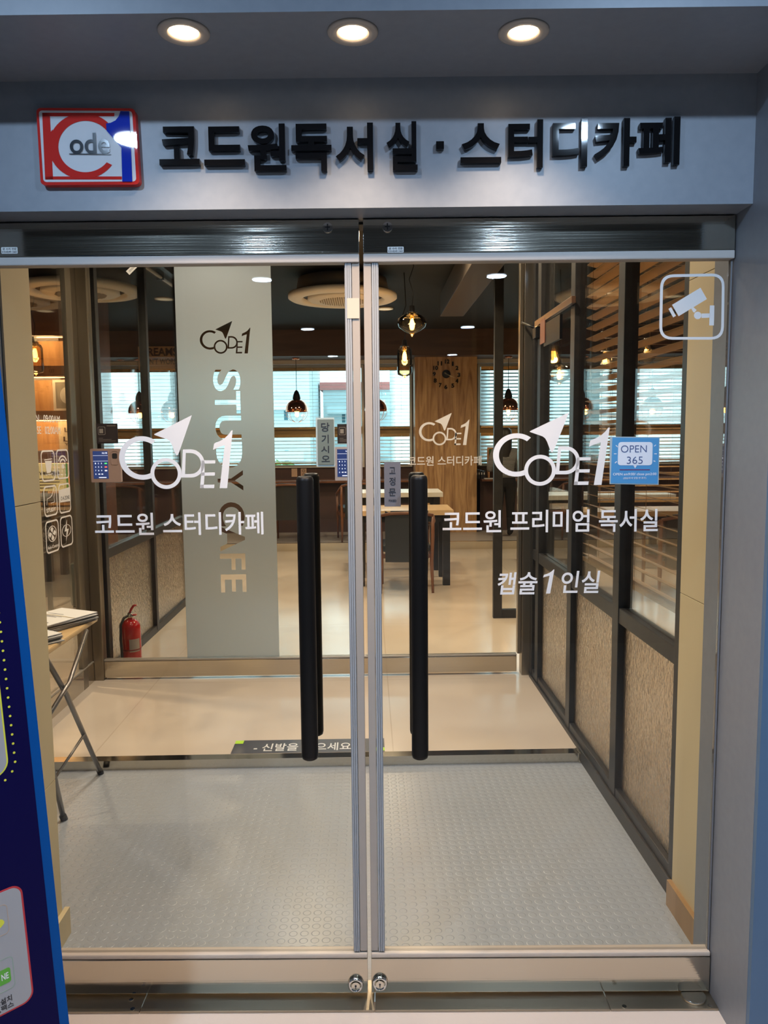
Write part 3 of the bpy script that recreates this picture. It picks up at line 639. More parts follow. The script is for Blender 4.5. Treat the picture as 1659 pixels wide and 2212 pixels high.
# access terminals and cards
def terminal(x0, y0, x1, y1, plane, label, m):
    a0, b0, a1, b1 = rect_px(plane, x0, y0, x1, y1); w, h = a1-a0, b1-b0
    t = thing('access_terminal', label, 'door terminal', plane.w((a0+a1)/2, b0, 0), 0, 'access terminals by the inner doors')
    q = G(); q.poly(plane, rrect(a0, b0, a1, b1, .006), .012, .040); q.build('housing', m, t)
    sa0, sa1, sb0, sb1 = a0+w*.09, a0+w*.59, b0+h*.11, b0+h*.93
    scr = G().poly(plane, [(sa0, sb0), (sa1, sb0), (sa1, sb1), (sa0, sb1)], .0405, .0412).build('screen', mat('dark_blue_screen', (.01, .01, .03), .2, emit=(.02, .04, .14), estr=.8), t)
    q = G(); sw_, sh = sa1-sa0, sb1-sb0
    text_ab(q, '16:18', plane, sa0+sw_*.62, sb0+sh*.90, sa0+sw_*.95, sb0+sh*.96, .0415, .0418)
    q.poly(plane, [(sa0, sb0+sh*.835), (sa1, sb0+sh*.835), (sa1, sb0+sh*.842), (sa0, sb0+sh*.842)], .0415, .0418)
    q.poly(plane, [(sa0, sb0+sh*.635), (sa1, sb0+sh*.635), (sa1, sb0+sh*.642), (sa0, sb0+sh*.642)], .0415, .0418)
    for r, row in enumerate(('123', '456', '789')):
        for c, ch in enumerate(row): text_ab(q, ch, plane, sa0+sw_*(.12+c*.2), sb0+sh*(.53-r*.13), sa0+sw_*(.18+c*.2), sb0+sh*(.58-r*.13), .0415, .0418)
    text_ab(q, '0', plane, sa0+sw_*.12, sb0+sh*.14, sa0+sw_*.18, sb0+sh*.19, .0415, .0418)
    for c in (.32, .52): q.poly(plane, [(sa0+sw_*c, sb0+sh*.15), (sa0+sw_*(c+.12), sb0+sh*.15), (sa0+sw_*(c+.12), sb0+sh*.18), (sa0+sw_*c, sb0+sh*.18)], .0415, .0418)
    q.poly(plane, [(sa0+sw_*.35, sb0+sh*.03), (sa0+sw_*.85, sb0+sh*.03), (sa0+sw_*.85, sb0+sh*.055), (sa0+sw_*.35, sb0+sh*.055)], .0415, .0418)
    q.build('keypad_digits', mat('lit_white_pixels', (.8, .8, 1), .3, emit=(.75, .8, 1), estr=1.0), scr)
    for j, (b_, nm, em) in enumerate(((.53, 'green_key', (.1, .9, .2)), (.40, 'red_key', (1, .15, .1)), (.27, 'white_key', (.8, .8, .9)))):
        G().poly(plane, [(sa0+sw_*.76, sb0+sh*b_), (sa0+sw_*.92, sb0+sh*b_), (sa0+sw_*.92, sb0+sh*(b_+.045)), (sa0+sw_*.76, sb0+sh*(b_+.045))], .0415, .0418).build(nm, mat('lit_'+nm, em, .3, emit=em, estr=.7), scr)
    G().strip(plane, rrect(a0+w*.69, b0+h*.52, a1-w*.06, b0+h*.94, .012), rrect(a0+w*.71, b0+h*.54, a1-w*.08, b0+h*.92, .010), .0402, .042).build('finger_reader_ring', m, t)
    G().poly(plane, rrect(a0+w*.73, b0+h*.70, a1-w*.1, b0+h*.86, .008), .0402, .0406).build('finger_reader', INK, t)
terminal(201, 969, 265, 1041, P_IN, 'pinkish access terminal with lit keypad on the left stainless post', mat('rose_metal_housing', (.38, .27, .24), .35))
terminal(724, 965, 783, 1037, P_IN, 'reflection of the access terminal built as a solid, half hidden behind the centre door edge', mat('lilac_white_housing', (.45, .43, .50), .35))  # reflection of the left terminal, built as a solid object
for (x0, y0, x1, y1), lb in (((210, 915, 256, 958), 'black instruction card above the pinkish access terminal'), ((729, 916, 772, 958), 'reflection of the black instruction card, built solid above the reflected terminal')):  # second card belongs to the reflection and is built solid
    a0, b0, a1, b1 = rect_px(P_IN, x0, y0, x1, y1); w, h = a1-a0, b1-b0
    t = thing('instruction_card', lb, 'notice', P_IN.w((a0+a1)/2, b0), 0, 'black instruction cards')
    G().poly(P_IN, [(a0, b0), (a1, b0), (a1, b1), (a0, b1)], .012, .014).build('card', mat('black_brown_card', (.022, .016, .018), .5), t)
    q = G(); q.strip(P_IN, rrect(a0+w*.08, b0+h*.44, a0+w*.42, b0+h*.84, .006), rrect(a0+w*.095, b0+h*.46, a0+w*.405, b0+h*.82, .005), .0142, .0146)
    q.poly(P_IN, [(a0+w*.14, b0+h*.52), (a0+w*.32, b0+h*.52), (a0+w*.32, b0+h*.74), (a0+w*.14, b0+h*.74)], .0142, .0146)
    for k, (l, r) in enumerate(((.1, .3), (.1, .7), (.1, .9))): q.poly(P_IN, [(a0+w*l, b0+h*(.26-k*.07)), (a0+w*r, b0+h*(.26-k*.07)), (a0+w*r, b0+h*(.275-k*.07)), (a0+w*l, b0+h*(.275-k*.07))], .0142, .0146)
    q.poly(P_IN, [(a0+w*.5, b0+h*.87), (a0+w*.92, b0+h*.87), (a0+w*.92, b0+h*.9), (a0+w*.5, b0+h*.9)], .0142, .0146)
    q.build('print', mat('card_print', (.30, .27, .25), .5), t)

# ================================================================== ICON STICKERS ON THE LEFT SIDE GLASS
def side_icon(label, quad, draw):
    """quad: picture corners TL,TR,BR,BL"""
    q = G(); A = [P_SIDE.p(*k) for k in quad]
    a0, a1 = (A[0][0]+A[3][0])/2, (A[1][0]+A[2][0])/2; b1, b0 = (A[0][1]+A[1][1])/2, (A[2][1]+A[3][1])/2; w, h = a1-a0, b1-b0
    q.strip(P_SIDE, rrect(a0, b0, a1, b1, w*.18), rrect(a0+w*.05, b0+w*.05, a1-w*.05, b1-w*.05, w*.14), .0, .0008)
    draw(q, lambda u, v: (a0+w*u, b0+h*v), w, h)
    tag(q.build('window_icon', VINYL2), label, 'sticker', 'icon stickers on the side glass')
def P1(x, y): return 60+x*.14913, 880+y*.14913
def d_fan(q, f, w, h):
    q.strip(P_SIDE, [f(.5+.33*math.cos(k*.262), .58+.25*math.sin(k*.262)) for k in range(24)], [f(.5+.30*math.cos(k*.262), .58+.228*math.sin(k*.262)) for k in range(24)], 0, .0008)
    for j in range(4):
        t = math.pi/2*j+.1; pts = []
        for r, s in ((.03, 0), (.14, .55), (.22, .5), (.27, 0), (.22, -.5), (.14, -.55)): pts.append(f(.5+r*math.cos(t+s)*1.05, .58+r*math.sin(t+s)*.8))
        q.poly(P_SIDE, pts, 0, .0008)
    text_ab(q, 'Auto-Control', P_SIDE, *f(.1, .13), *f(.92, .23), 0, .0008)
def d_bolt(q, f, w, h):
    q.strip(P_SIDE, [f(.5+.36*math.cos(k*.262), .52+.2*math.sin(k*.262)) for k in range(24)], [f(.5+.33*math.cos(k*.262), .52+.183*math.sin(k*.262)) for k in range(24)], 0, .0008)
    q.poly(P_SIDE, [f(*k) for k in ((.56, .86), (.34, .50), (.50, .50), (.42, .18), (.68, .56), (.52, .56))], 0, .0008)
def d_study(q, f, w, h):
    text_ab(q, 'STUDY', P_SIDE, *f(.16, .14), *f(.86, .27), 0, .0008, .02)
    for p0, p1 in (((.2, .38), (.25, .58)), ((.25, .58), (.5, .62)), ((.5, .62), (.62, .68)), ((.62, .68), (.8, .9)), ((.8, .44), (.5, .42)), ((.8, .44), (.76, .6)), ((.76, .6), (.9, .84))):
        a, b = f(*p0); c, d = f(*p1); l = math.hypot(c-a, d-b); nx, ny = -(d-b)/l*.0016, (c-a)/l*.0016
        q.poly(P_SIDE, [(a+nx, b+ny), (c+nx, d+ny), (c-nx, d-ny), (a-nx, b-ny)], 0, .0008)
def d_oa(q, f, w, h): q.poly(P_SIDE, [f(.08, .38), f(.94, .36), f(.94, .84), (f(.06, .80))], .0, .0008)
def d_cup(q, f, w, h):
    q.poly(P_SIDE, [f(.38, .26), f(.66, .28), f(.78, .66), (f(.28, .66))], 0, .0008); q.poly(P_SIDE, [f(.24, .68), f(.80, .70), f(.80, .73), f(.24, .71)], 0, .0008); q.poly(P_SIDE, [f(.25, .2), f(.8, .22), f(.8, .24), f(.25, .22)], 0, .0008)
def d_wifi(q, f, w, h):
    for r0, r1 in ((.40, .33), (.26, .19)):
        q.strip(P_SIDE, [f(.5+r0*math.cos(math.radians(t)), .48+r0*.8*math.sin(math.radians(t))) for t in range(25, 160, 10)], [f(.5+r1*math.cos(math.radians(t)), .48+r1*.8*math.sin(math.radians(t))) for t in range(25, 160, 10)], 0, .0008, False)
    q.poly(P_SIDE, [f(.5+.1*math.cos(k*.4), .42+.08*math.sin(k*.4)) for k in range(16)], 0, .0008)
side_icon('rounded icon with a cup, upper left of the side glass icons', [P1(188, 625), P1(385, 615), P1(400, 1060), P1(200, 1085)], d_cup)
side_icon('rounded icon with wireless arcs, upper right of the side glass icons', [P1(412, 615), P1(575, 600), P1(606, 1020), P1(425, 1050)], d_wifi)
side_icon('rounded STUDY icon on the side glass', [P1(225, 1145), P1(415, 1120), P1(435, 1560), P1(240, 1590)], d_study)
side_icon('rounded icon with a blank card panel reading O A ZONE on the side glass', [P1(445, 1110), P1(605, 1090), P1(630, 1510), P1(455, 1545)], d_oa)
side_icon('rounded Auto-Control icon with four blade fan, lower left of the icons', [P1(250, 1650), P1(440, 1620), P1(462, 2075), P1(270, 2125)], d_fan)
side_icon('rounded lightning bolt icon, lower right of the icons', [P1(465, 1580), P1(635, 1560), P1(660, 1990), P1(480, 2035)], d_bolt)
q = G(); text_ab(q, 'O A ZONE', P_SIDE, *P_SIDE.p(*P1(478, 1350)), *P_SIDE.p(*P1(600, 1270)), .001, .0014, 0.0)
tag(q.build('window_lettering', INK), 'dark O A ZONE letters on the blank card icon', 'sticker')
oh = thing('opening_hours', 'pale opening hours lettering high on the left side glass', 'sticker', P_SIDE.w(*P_SIDE.p(*P1(200, 385))))
for s_, (x0, y0), (x1, y1) in (('OPEN   09:00AM', (140, 210), (460, 150)), ('CLOSE   02:00AM', (155, 385), (470, 310))):
    a, b = P_SIDE.p(*P1(x0, y0)); a2, b2 = P_SIDE.p(*P1(x1, y1)); q = G(); text_ab(q, s_, P_SIDE, a-.13, b, a2, b2+.01, 0, .0008); q.build('lettering', VINYL2, oh)
# ================================================================== INSIDE: LIGHTS AND CEILING THINGS
CZ = 2.95
def cassette(x, y, label, first=None, r=.50):
    if first: return dup(first, (x, y, 2.72), label)
    t = thing('ceiling_air_conditioner', label, 'air conditioner', (x, y, 2.72), 0, 'round ceiling air conditioners')
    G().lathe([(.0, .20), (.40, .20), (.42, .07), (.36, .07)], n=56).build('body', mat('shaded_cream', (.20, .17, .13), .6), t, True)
    G().lathe([(.36, .075), (.475, .075), (.492, .065), (.492, .035), (.47, .022), (.385, .016), (.372, .022), (.36, .05), (.36, .075)], n=64).build('outer_ring', CREAM, t, True)
    G().lathe([(.372, .05), (.30, .05), (.30, .055), (.372, .055)], n=56).build('air_slot', INK, t, True)
    G().lathe([(.315, .052), (.318, .022), (.30, .012), (.0, .004), (0, .03)], n=56).build('cover_disc', CREAM, t, True)
    q = G()
    for i in range(-10, 11):
        for j in range(-10, 11):
            xx, yy = i*.02, j*.02
            if xx*xx+yy*yy < .042: q.box(xx-.005, yy-.005, .0015, xx+.005, yy+.005, .0125)
    q.build('grille', CREAMD, t, True)
    for a in (.8, 2.4, 3.9, 5.5): G().tube((.3*math.cos(a), .3*math.sin(a), .2), (.3*math.cos(a), .3*math.sin(a), .23), .008, 8).build('hanger_rod', INK, t, True)
    return t
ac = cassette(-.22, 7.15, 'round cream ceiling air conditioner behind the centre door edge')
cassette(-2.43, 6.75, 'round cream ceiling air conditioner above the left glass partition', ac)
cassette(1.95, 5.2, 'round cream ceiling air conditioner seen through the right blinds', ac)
# recessed downlights of the cafe
fl = None
LL = ['added above the left glass screen to light the CCTV notice', 'just left of the centre door edge', 'beside the flat amber pendant, right of the centre door edge', 'far back, left of the round air conditioner', 'far back, above the copper pendants near the centre',
      'far back behind the left partition', 'in the front right room above the wooden blind', 'in the front right room near the side wall', 'behind the frame screen in the right room', 'above the right tan table', 'in the far right corner by the windows', 'by the right side wall, half way back',
      'in the entry bay, front left', 'in the entry bay, front right', 'in the entry bay, rear left', 'in the entry bay, rear right']
for (ix, iy), wh in zip(INT+[(-.9, 3.0), (.45, 3.0), (-.9, 4.1), (.45, 4.1)], LL):
    lab = 'round recessed ceiling lamp '+wh
    if fl is None:
        fl = thing('recessed_lamp', lab, 'ceiling light', (ix, iy, CZ), 0, 'recessed cafe ceiling lamps')
        G().lathe([(.082, 0), (.098, 0), (.096, -.012), (.084, -.014), (.082, 0)]).build('rim', CREAM, fl, True)
        G().lathe([(0, -.010), (.082, -.010), (.082, -.001), (0, -.001)]).build('lens', LEDK, fl, True)
    else: dup(fl, (ix, iy, CZ), lab)
# diagonal duct and pipes
tag(G().box(.72, 4.9, 2.68, .95, 7.75, 2.90, .004).build('ceiling_duct', mat('duct_taupe_paint', (.055, .043, .033), .5)), 'boxy taupe duct running under the dark ceiling beside the right post', 'duct')
q = thing('ceiling_pipe', 'thin white pipe running along the dark ceiling left of the frosted band', 'pipe', (-1.76, 7, 2.88))
G().tube((-1.80, 5.2, 2.88), (-1.72, 8.6, 2.88), .014, 12).build('pipe', WHITE, q)
for yy in (5.6, 6.8, 8): G().box(-1.80, yy, 2.86, -1.74, yy+.02, 2.95).build('pipe_clip', INK, q)
pt = at(605, 575, 7.4)
t = thing('smoke_detector', 'small white smoke detector on the dark ceiling right of the frosted band', 'smoke detector', (-.84, 6.55, CZ))
G().lathe([(0, -.045), (.022, -.045), (.035, -.03), (.055, -.02), (.06, 0)]).build('body', WHITE, t, True); G().lathe([(.036, -.031), (.039, -.029), (.039, -.022), (.036, -.024)]).build('sensor_ring', INK, t, True)
# hanging paper tag on the top left
pt = at(287, 579, 4.6)
t = thing('paper_tag', 'small cream paper tag hanging askew at the top left of the inner glass', 'tag', pt)
q = G(Matrix.Translation(pt) @ Matrix.Rotation(-.75, 4, 'Y')); q.box(-.042, -.001, -.014, .042, .001, .014); q.build('paper', PAPER, t)
q = G(Matrix.Translation(pt) @ Matrix.Rotation(-.75, 4, 'Y')); q.box(-.03, -.0016, -.004, .012, -.001, -.002).box(-.03, -.0016, .002, .0, -.001, .004).box(.02, -.0016, -.006, .034, -.001, .006); q.build('print', INK, t)
G().path([pt+Vector((.03, 0, .03)), pt+Vector((.035, .01, .15)), pt+Vector((.04, .01, .35))], .0012, 6).build('string', INK, t)

# copper dome pendants
def copper_pendant(x, y, z, label, first=None):
    if first: return dup(first, (x, y, z), label)
    t = thing('dome_pendant', label, 'pendant lamp', (x, y, z), 0, 'copper dome pendants by the windows')
    G().lathe([(.155, 0), (.158, .02), (.15, .07), (.125, .12), (.085, .155), (.05, .172), (.048, .170), (.082, .150), (.12, .115), (.145, .068), (.152, .02), (.155, 0)], n=40).build('dome', COPPER, t, True)
    G().lathe([(.052, .165), (.055, .19), (.045, .235), (.028, .275), (.012, .295), (0, .30)], n=28).build('cap', BLACKP, t, True)
    G().tube((0, 0, .29), (0, 0, 2.60-z), .004, 8).build('cord', BLACKP, t, True)
    G().lathe([(0, 2.60-z-.03), (.05, 2.60-z-.025), (.055, 2.60-z), (0, 2.60-z)]).build('ceiling_rose', COPPER, t, True)
    w = G()
    for k in range(8):
        a = k*math.pi/4; w.path([(.153*math.cos(f)*math.cos(a), .153*math.cos(f)*math.sin(a), -.145*math.sin(f)) for f in [i*.18 for i in range(9)]], .0025, 5)
    w.path([(.154*math.cos(k*.2618), .154*math.sin(k*.2618), 0) for k in range(25)], .003, 5); w.build('wire_guard', COPPER, t, True)
    lh = G().tube((0, 0, .015), (0, 0, .16), .014, 12).build('lamp_holder', BRASS, t, True)
    G().lathe([(0, -.075), (.018, -.068), (.028, -.045), (.022, -.01), (.012, .02), (0, .02)], n=20).build('bulb', BULB, lh, True)
    return t
cp = None
for px, py, lb in ((641, 880, 'copper dome pendant in front of the window, just right of the frosted band'), (302, 884, 'copper dome pendant seen through the left partition'), (372, 888, 'copper dome pendant between the post and the frosted band'),
                   (812, 880, 'copper dome pendant right of the centre door edge, half hidden'), (1098, 885, 'copper dome pendant between the black post and stainless post'), (1265, 883, 'copper dome pendant seen through the blinds, left one'), (1408, 878, 'copper dome pendant seen through the blinds near the right wall')):
    pt = at(px, py, 10.85); o = copper_pendant(pt.x, 10.85, 1.86, lb, cp); cp = cp or o
    lamp('pendant_glow', 'POINT', (pt.x, 10.85, 1.83), 4, AMB, .03)
# amber glass pendants
def glass_pendant(x, y, z, kind, label, G_=AMBERG, ztop=CZ):
    nm = {'flat': 'flat_glass_pendant', 'jar': 'jar_glass_pendant', 'round': 'round_glass_pendant'}[kind]
    t = thing(nm, label, 'pendant lamp', (x, y, z))
    if kind == 'flat': pr = [(.0, -.115), (.012, -.10), (.02, -.085), (.06, -.068), (.105, -.035), (.118, 0), (.108, .032), (.075, .055), (.045, .066), (.03, .075)]
    elif kind == 'jar': pr = [(.0, -.16), (.01, -.145), (.03, -.135), (.062, -.125), (.068, -.10), (.066, .08), (.058, .105), (.035, .118), (.02, .125)]
    else: pr = [(0, -.10), (.05, -.09), (.09, -.045), (.10, 0), (.085, .05), (.05, .08), (.025, .09)]
    G().lathe(pr, n=36).build('glass_shade', G_, t, True)
    zt = pr[-1][1]
    G().lathe([(0, zt+.055), (.02, zt+.055), (.024, zt+.01), (.042, zt), (.0, zt)], n=20).build('cap', BLACKP, t, True)
    lh = G().tube((0, 0, zt-.05), (0, 0, zt), .013, 12).build('lamp_holder', BRASS, t, True)
    G().lathe([(0, zt-.135), (.013, zt-.13), (.021, zt-.105), (.018, zt-.075), (.011, zt-.05), (0, zt-.05)], n=18).build('bulb', BULB, lh, True)
    G().path([(0, 0, zt+.05), (.012, 0, zt+.15), (-.02, .01, zt+.26), (.015, 0, zt+.36), (0, 0, ztop-z)], .0035, 6).build('cord', BLACKP, t, True)
    lamp('pendant_glow', 'POINT', (x, y, z-.0), 5, AMB, .03)
    return t
pt = at(890, 697, 6.2); glass_pendant(pt.x, 6.2, pt.z, 'flat', 'flattened amber glass pendant above the clock column, nearest of the hanging lamps')
pt = at(874, 779, 7.0); glass_pendant(pt.x, 7.0, pt.z, 'jar', 'amber glass jar pendant left of the clock column')
pt = at(1208, 806, 6.9); glass_pendant(pt.x, 6.9, pt.z, 'flat', 'flattened clear glass pendant seen through the right partition', CLEARG)
pt = at(1306, 782, 7.2); glass_pendant(pt.x, 7.2, pt.z, 'jar', 'glass jar pendant seen through the right blinds', CLEARG)
pt = at(1395, 764, 7.4); glass_pendant(pt.x, 7.4, pt.z, 'round', 'round glass pendant through the blinds, nearest the right wall', CLEARG)
pt = at(76, 772, 6.9); glass_pendant(pt.x, 6.9, pt.z, 'jar', 'small glowing jar pendant by the lit shelves at the far left', AMBERG)

# ================================================================== BLINDS
def blind(label, along, a0, a1, fixed, ztop, zbot, m, pitch=.05, width=.05, tilt=12, group=None, lower_m=None):
    """along 'x' or 'y': direction of the slats"""
    def bx(g, s0, s1, d0, d1, z0, z1):
        if along == 'x': g.box(s0, fixed+d0, z0, s1, fixed+d1, z1)
        else: g.box(fixed+d0, s0, z0, fixed+d1, s1, z1)
    loc = ((a0+a1)/2, fixed, zbot) if along == 'x' else (fixed, (a0+a1)/2, zbot)
    t = thing('venetian_blind', label, 'blind', loc, 0, group)
    q = G(); z = zbot+.03; T = math.radians(tilt); c, s = math.cos(T)*width/2, math.sin(T)*width/2
    while z < ztop-.05:
        if along == 'x': P = [(a0, fixed-c, z-s), (a1, fixed-c, z-s), (a1, fixed+c, z+s), (a0, fixed+c, z+s)]
        else: P = [(fixed-c, a0, z-s), (fixed-c, a1, z-s), (fixed+c, a1, z+s), (fixed+c, a0, z+s)]
        q.slab(P, (0, 0, .0025)); z += pitch
    q.build('slats', m, t)
    q = G(); bx(q, a0, a1, -width/2, width/2, ztop-.045, ztop); q.build('headrail', lower_m or m, t)
    q = G(); bx(q, a0, a1, -width/2, width/2, zbot, zbot+.018); q.build('bottom_rail', lower_m or m, t)
    q = G(); n = max(2, int((a1-a0)/.55)+1)
    for k in range(n):
        a = a0+.12+(a1-a0-.24)*k/(n-1)
        for d in (-width/2-.001, width/2+.001):
            p = (a, fixed+d) if along == 'x' else (fixed+d, a); q.tube((*p, zbot+.01), (*p, ztop-.02), .0012, 4, cap=False)
    q.build('ladder_cords', BRASS if m is SLATW else WHITE, t); return t
for i, (a, b) in enumerate(WINS):
    nm = ['far left window', 'second window from the left', 'window behind the frosted band', 'narrow window left of the clock column', 'window right of the clock column', 'far right window'][i]
    thin = i < 4
    blind('silver venetian blind in the upper sash of the '+nm, 'x', a+.04, b-.04, BW-.075, 2.50, 1.62, SLATG, .05, .026 if thin else .04, 8 if thin else 30, 'silver blinds in the windows', BRASS)
    blind('silver venetian blind in the lower sash of the '+nm, 'x', a+.04, b-.04, BW-.075, 1.545, 1.12, SLATG, .05, .030 if thin else .042, 20 if thin else 35, 'silver blinds in the windows', BRASS)
blind('golden wooden venetian blind along the black right partition', 'y', 2.42, 3.95, 1.13, 2.93, .86, SLATW, .052, .05, -14)
blind('golden wooden venetian blind crossing the room behind the right partition', 'x', 1.86, 4.1, 6.3, 2.93, .95, SLATW, .052, .045, 10)
tag(G().box(1.2, 4.0, 2.90, 1.24, 6.0, 2.94).build('curtain_rail', FRAMEK), 'thin black rail under the ceiling behind the right partition', 'rail')

# ================================================================== COLUMN, CLOCK
tag(G().box(.655, 10.86, .14, 1.525, 10.95, 2.765, .002).box(.655, 10.95, .14, .70, 11.34, 2.6).box(1.48, 10.95, .14, 1.525, 11.34, 2.6).box(.648, 10.853, 2.70, 1.532, 10.95, 2.77, .002).build('wooden_column', OAK), 'knotty oak clad column carrying the clock between the windows', 'column')
PC = Plane((0, 10.855, 0), (1, 0, 0), (0, 0, 1))
cx, cz = PC.p(964, 808)
clk = thing('wall_clock', 'black frameless wall clock with separate numerals on the oak column', 'clock', (cx, 10.86, cz))
pxm = 10.86/FPX*1.0
G(Matrix.Translation((cx, 10.855, cz)) @ Matrix.Rotation(math.pi/2, 4, 'X')).lathe([(0, 0), (.058, 0), (.058, .012), (.05, .018), (0, .018)], n=32).build('clock_hub', BLACKP, clk)
q = G()
NUMS = [('12', 966, 781), ('1', 978, 786), ('2', 987, 795), ('3', 991, 810), ('4', 987, 823), ('5', 978, 833), ('6', 963, 836), ('7', 951, 832), ('8', 940, 822), ('9', 938, 808), ('10', 941, 795), ('11', 950, 785)]
for s, x, y in NUMS:
    w = 10 if len(s) == 2 else 6.5
    if s == '1': w = 3.6
    a, b, c, d = rect_px(PC, x-w/2, y-4.6, x+w/2, y+4.6); nn = G(); text_ab(nn, s, PC, a, b, c, d, .0, .008, .035); nn.build('numeral', BLACKP, clk)
for ang, l, nm in ((-24, .165, 'minute_hand'), (-29, .10, 'hour_hand')):
    a = math.radians(ang); d = (math.cos(a), math.sin(a)); nrm = (-d[1], d[0]); w = .006 if nm[0] == 'm' else .009
    G().poly(PC, [(cx-d[0]*.03+nrm[0]*w, cz-d[1]*.03+nrm[1]*w), (cx+d[0]*l, cz+d[1]*l), (cx-d[0]*.03-nrm[0]*w, cz-d[1]*.03-nrm[1]*w)], .02, .024).build(nm, mat('pale_gold_hand', (.75, .65, .42), .3), clk)

# ================================================================== FURNITURE
def chair(x, y, z, label, rz=0, first=None):
    if first: return dup(first, (x, y, z), label, rz)
    t = thing('dining_chair', label, 'chair', (x, y, z), rz, 'walnut chairs with black backs')
    for sx in (-1, 1):
        G().path([(sx*.245, -.02, 0), (sx*.235, .01, .30), (sx*.245, -.01, .55), (sx*.245, -.035, .735)], [.012, .019, .018, .014], 10).build('leg', WALNUT, t, True)
        G().path([(sx*.22, .46, 0), (sx*.225, .43, .30), (sx*.235, .42, .62)], [.011, .018, .017], 10).build('leg', WALNUT, t, True)
        G().path([(sx*.245, -.035, .735), (sx*.262, .08, .67), (sx*.258, .25, .62), (sx*.24, .44, .60)], [.014, .018, .020, .016], 10).build('armrest', WALNUT, t, True)
    G().path([(-.245, -.035, .735), (-.15, -.065, .757), (0, -.075, .762), (.15, -.065, .757), (.245, -.035, .735)], .015, 10).build('top_rail', WALNUT, t, True)
    q = G(); N = 8
    for k in range(N):
        a, b = -.20+.40*k/N, -.20+.40*(k+1)/N; f = lambda u: -.055+.9*u*u*.5
        q.slab([(a, f(a), .30), (b, f(b), .30), (b, f(b)-.01, .78 if abs(a) < .19 else .76), (a, f(a)-.01, .78 if abs(b) < .19 else .76)], (0, .03, 0))
    q.build('backrest', BLACKF, t, True)
    G().box(-.225, -.01, .39, .225, .46, .455, .02).build('seat', BLACKF, t, True)
    G().box(-.23, .0, .33, .23, .02, .37).box(-.23, .43, .33, .23, .45, .37).box(-.235, .01, .33, -.215, .45, .37).box(.215, .01, .33, .235, .45, .37).build('seat_frame', WALNUT, t, True)
    return t
ch = chair(.345, 7.14, ZF, 'walnut armchair with black back at the tan table, nearest chair in the middle')
chair(-1.02, 9.96, .14, 'walnut chair at the dark window bench right of the frosted band', 0, ch)
chair(-.12, 10.0, .14, 'walnut chair at the window bench just left of the centre door edge', .2, ch)
chair(2.75, 6.55, ZF, 'walnut chair behind the right partition by the nearer right table', 0, ch)
chair(2.75, 9.95, .14, 'walnut chair on the platform behind the right partition', .1, ch)
def table(x0, y0, x1, y1, z, zt, m, label, th=.05, lt=.07):
    t = thing('dining_table', label, 'table', ((x0+x1)/2, (y0+y1)/2, z), 0, None)
    G().box(x0, y0, zt-th, x1, y1, zt, .003).build('tabletop', m, t)
    G().box(x0+.06, y0+.06, zt-th-.07, x1-.06, y0+.1, zt-th).box(x0+.06, y1-.1, zt-th-.07, x1-.06, y1-.06, zt-th).build('apron', FRAMEK, t)
    for xx in (x0+.03, x1-.03-lt):
        for yy in (y0+.04, y1-.04-lt): G().box(xx, yy, z, xx+lt, yy+lt, zt-th, .003).build('leg', FRAMEK, t)
    return t
table(-.15, 7.44, .82, 8.05, ZF, .79, TAN, 'tan topped table with black square legs left of the clock column')
table(-.15, 8.30, .80, 8.9, ZF, .90, TOPW, 'white topped higher table behind the tan one')
table(1.95, 7.0, 3.3, 7.5, ZF, .80, TAN, 'tan topped table behind the right partition')
table(1.9, 8.2, 3.3, 8.75, ZF, .86, TOPW, 'white topped table behind the right partition, further back')
tag(G().box(-5.1, 10.86, .86, .64, 11.34, .89, .003).build('window_counter', WALNUT), 'long reddish brown counter board under the left windows', 'counter')
tag(G().box(1.60, 10.86, .86, 5.3, 11.34, .89, .003).build('window_counter', WALNUT), 'reddish brown counter board right of the clock column', 'counter')
# outlets
for px, kind in ((636, 'switch'), (656, 'outlet'), (817, 'outlet')):
    pt = at(px, 1021, 11.345)
    t = thing('wall_outlet' if kind == 'outlet' else 'wall_switch', {636: 'cream blank switch plate under the window right of the frosted band', 656: 'cream double socket beside the blank switch plate', 817: 'cream double socket just right of the centre door edge'}[px], kind, (pt.x, BW, pt.z-.06))
    G().box(pt.x-.042, BW-.012, pt.z-.062, pt.x+.042, BW, pt.z+.062, .003).build('plate', mat('cream_plate', (.62, .42, .30), .4), t)
    if kind == 'outlet':
        for dz in (-.028, .028): G(Matrix.Translation((pt.x, BW-.012, pt.z+dz)) @ Matrix.Rotation(math.pi/2, 4, 'X')).lathe([(.022, 0), (.022, .003), (.017, .003), (.017, .0)], n=20).tube((-.007, 0, 0), (-.007, 0, .002), .003, 8).tube((.007, 0, 0), (.007, 0, .002), .003, 8).build('socket', INK, t)
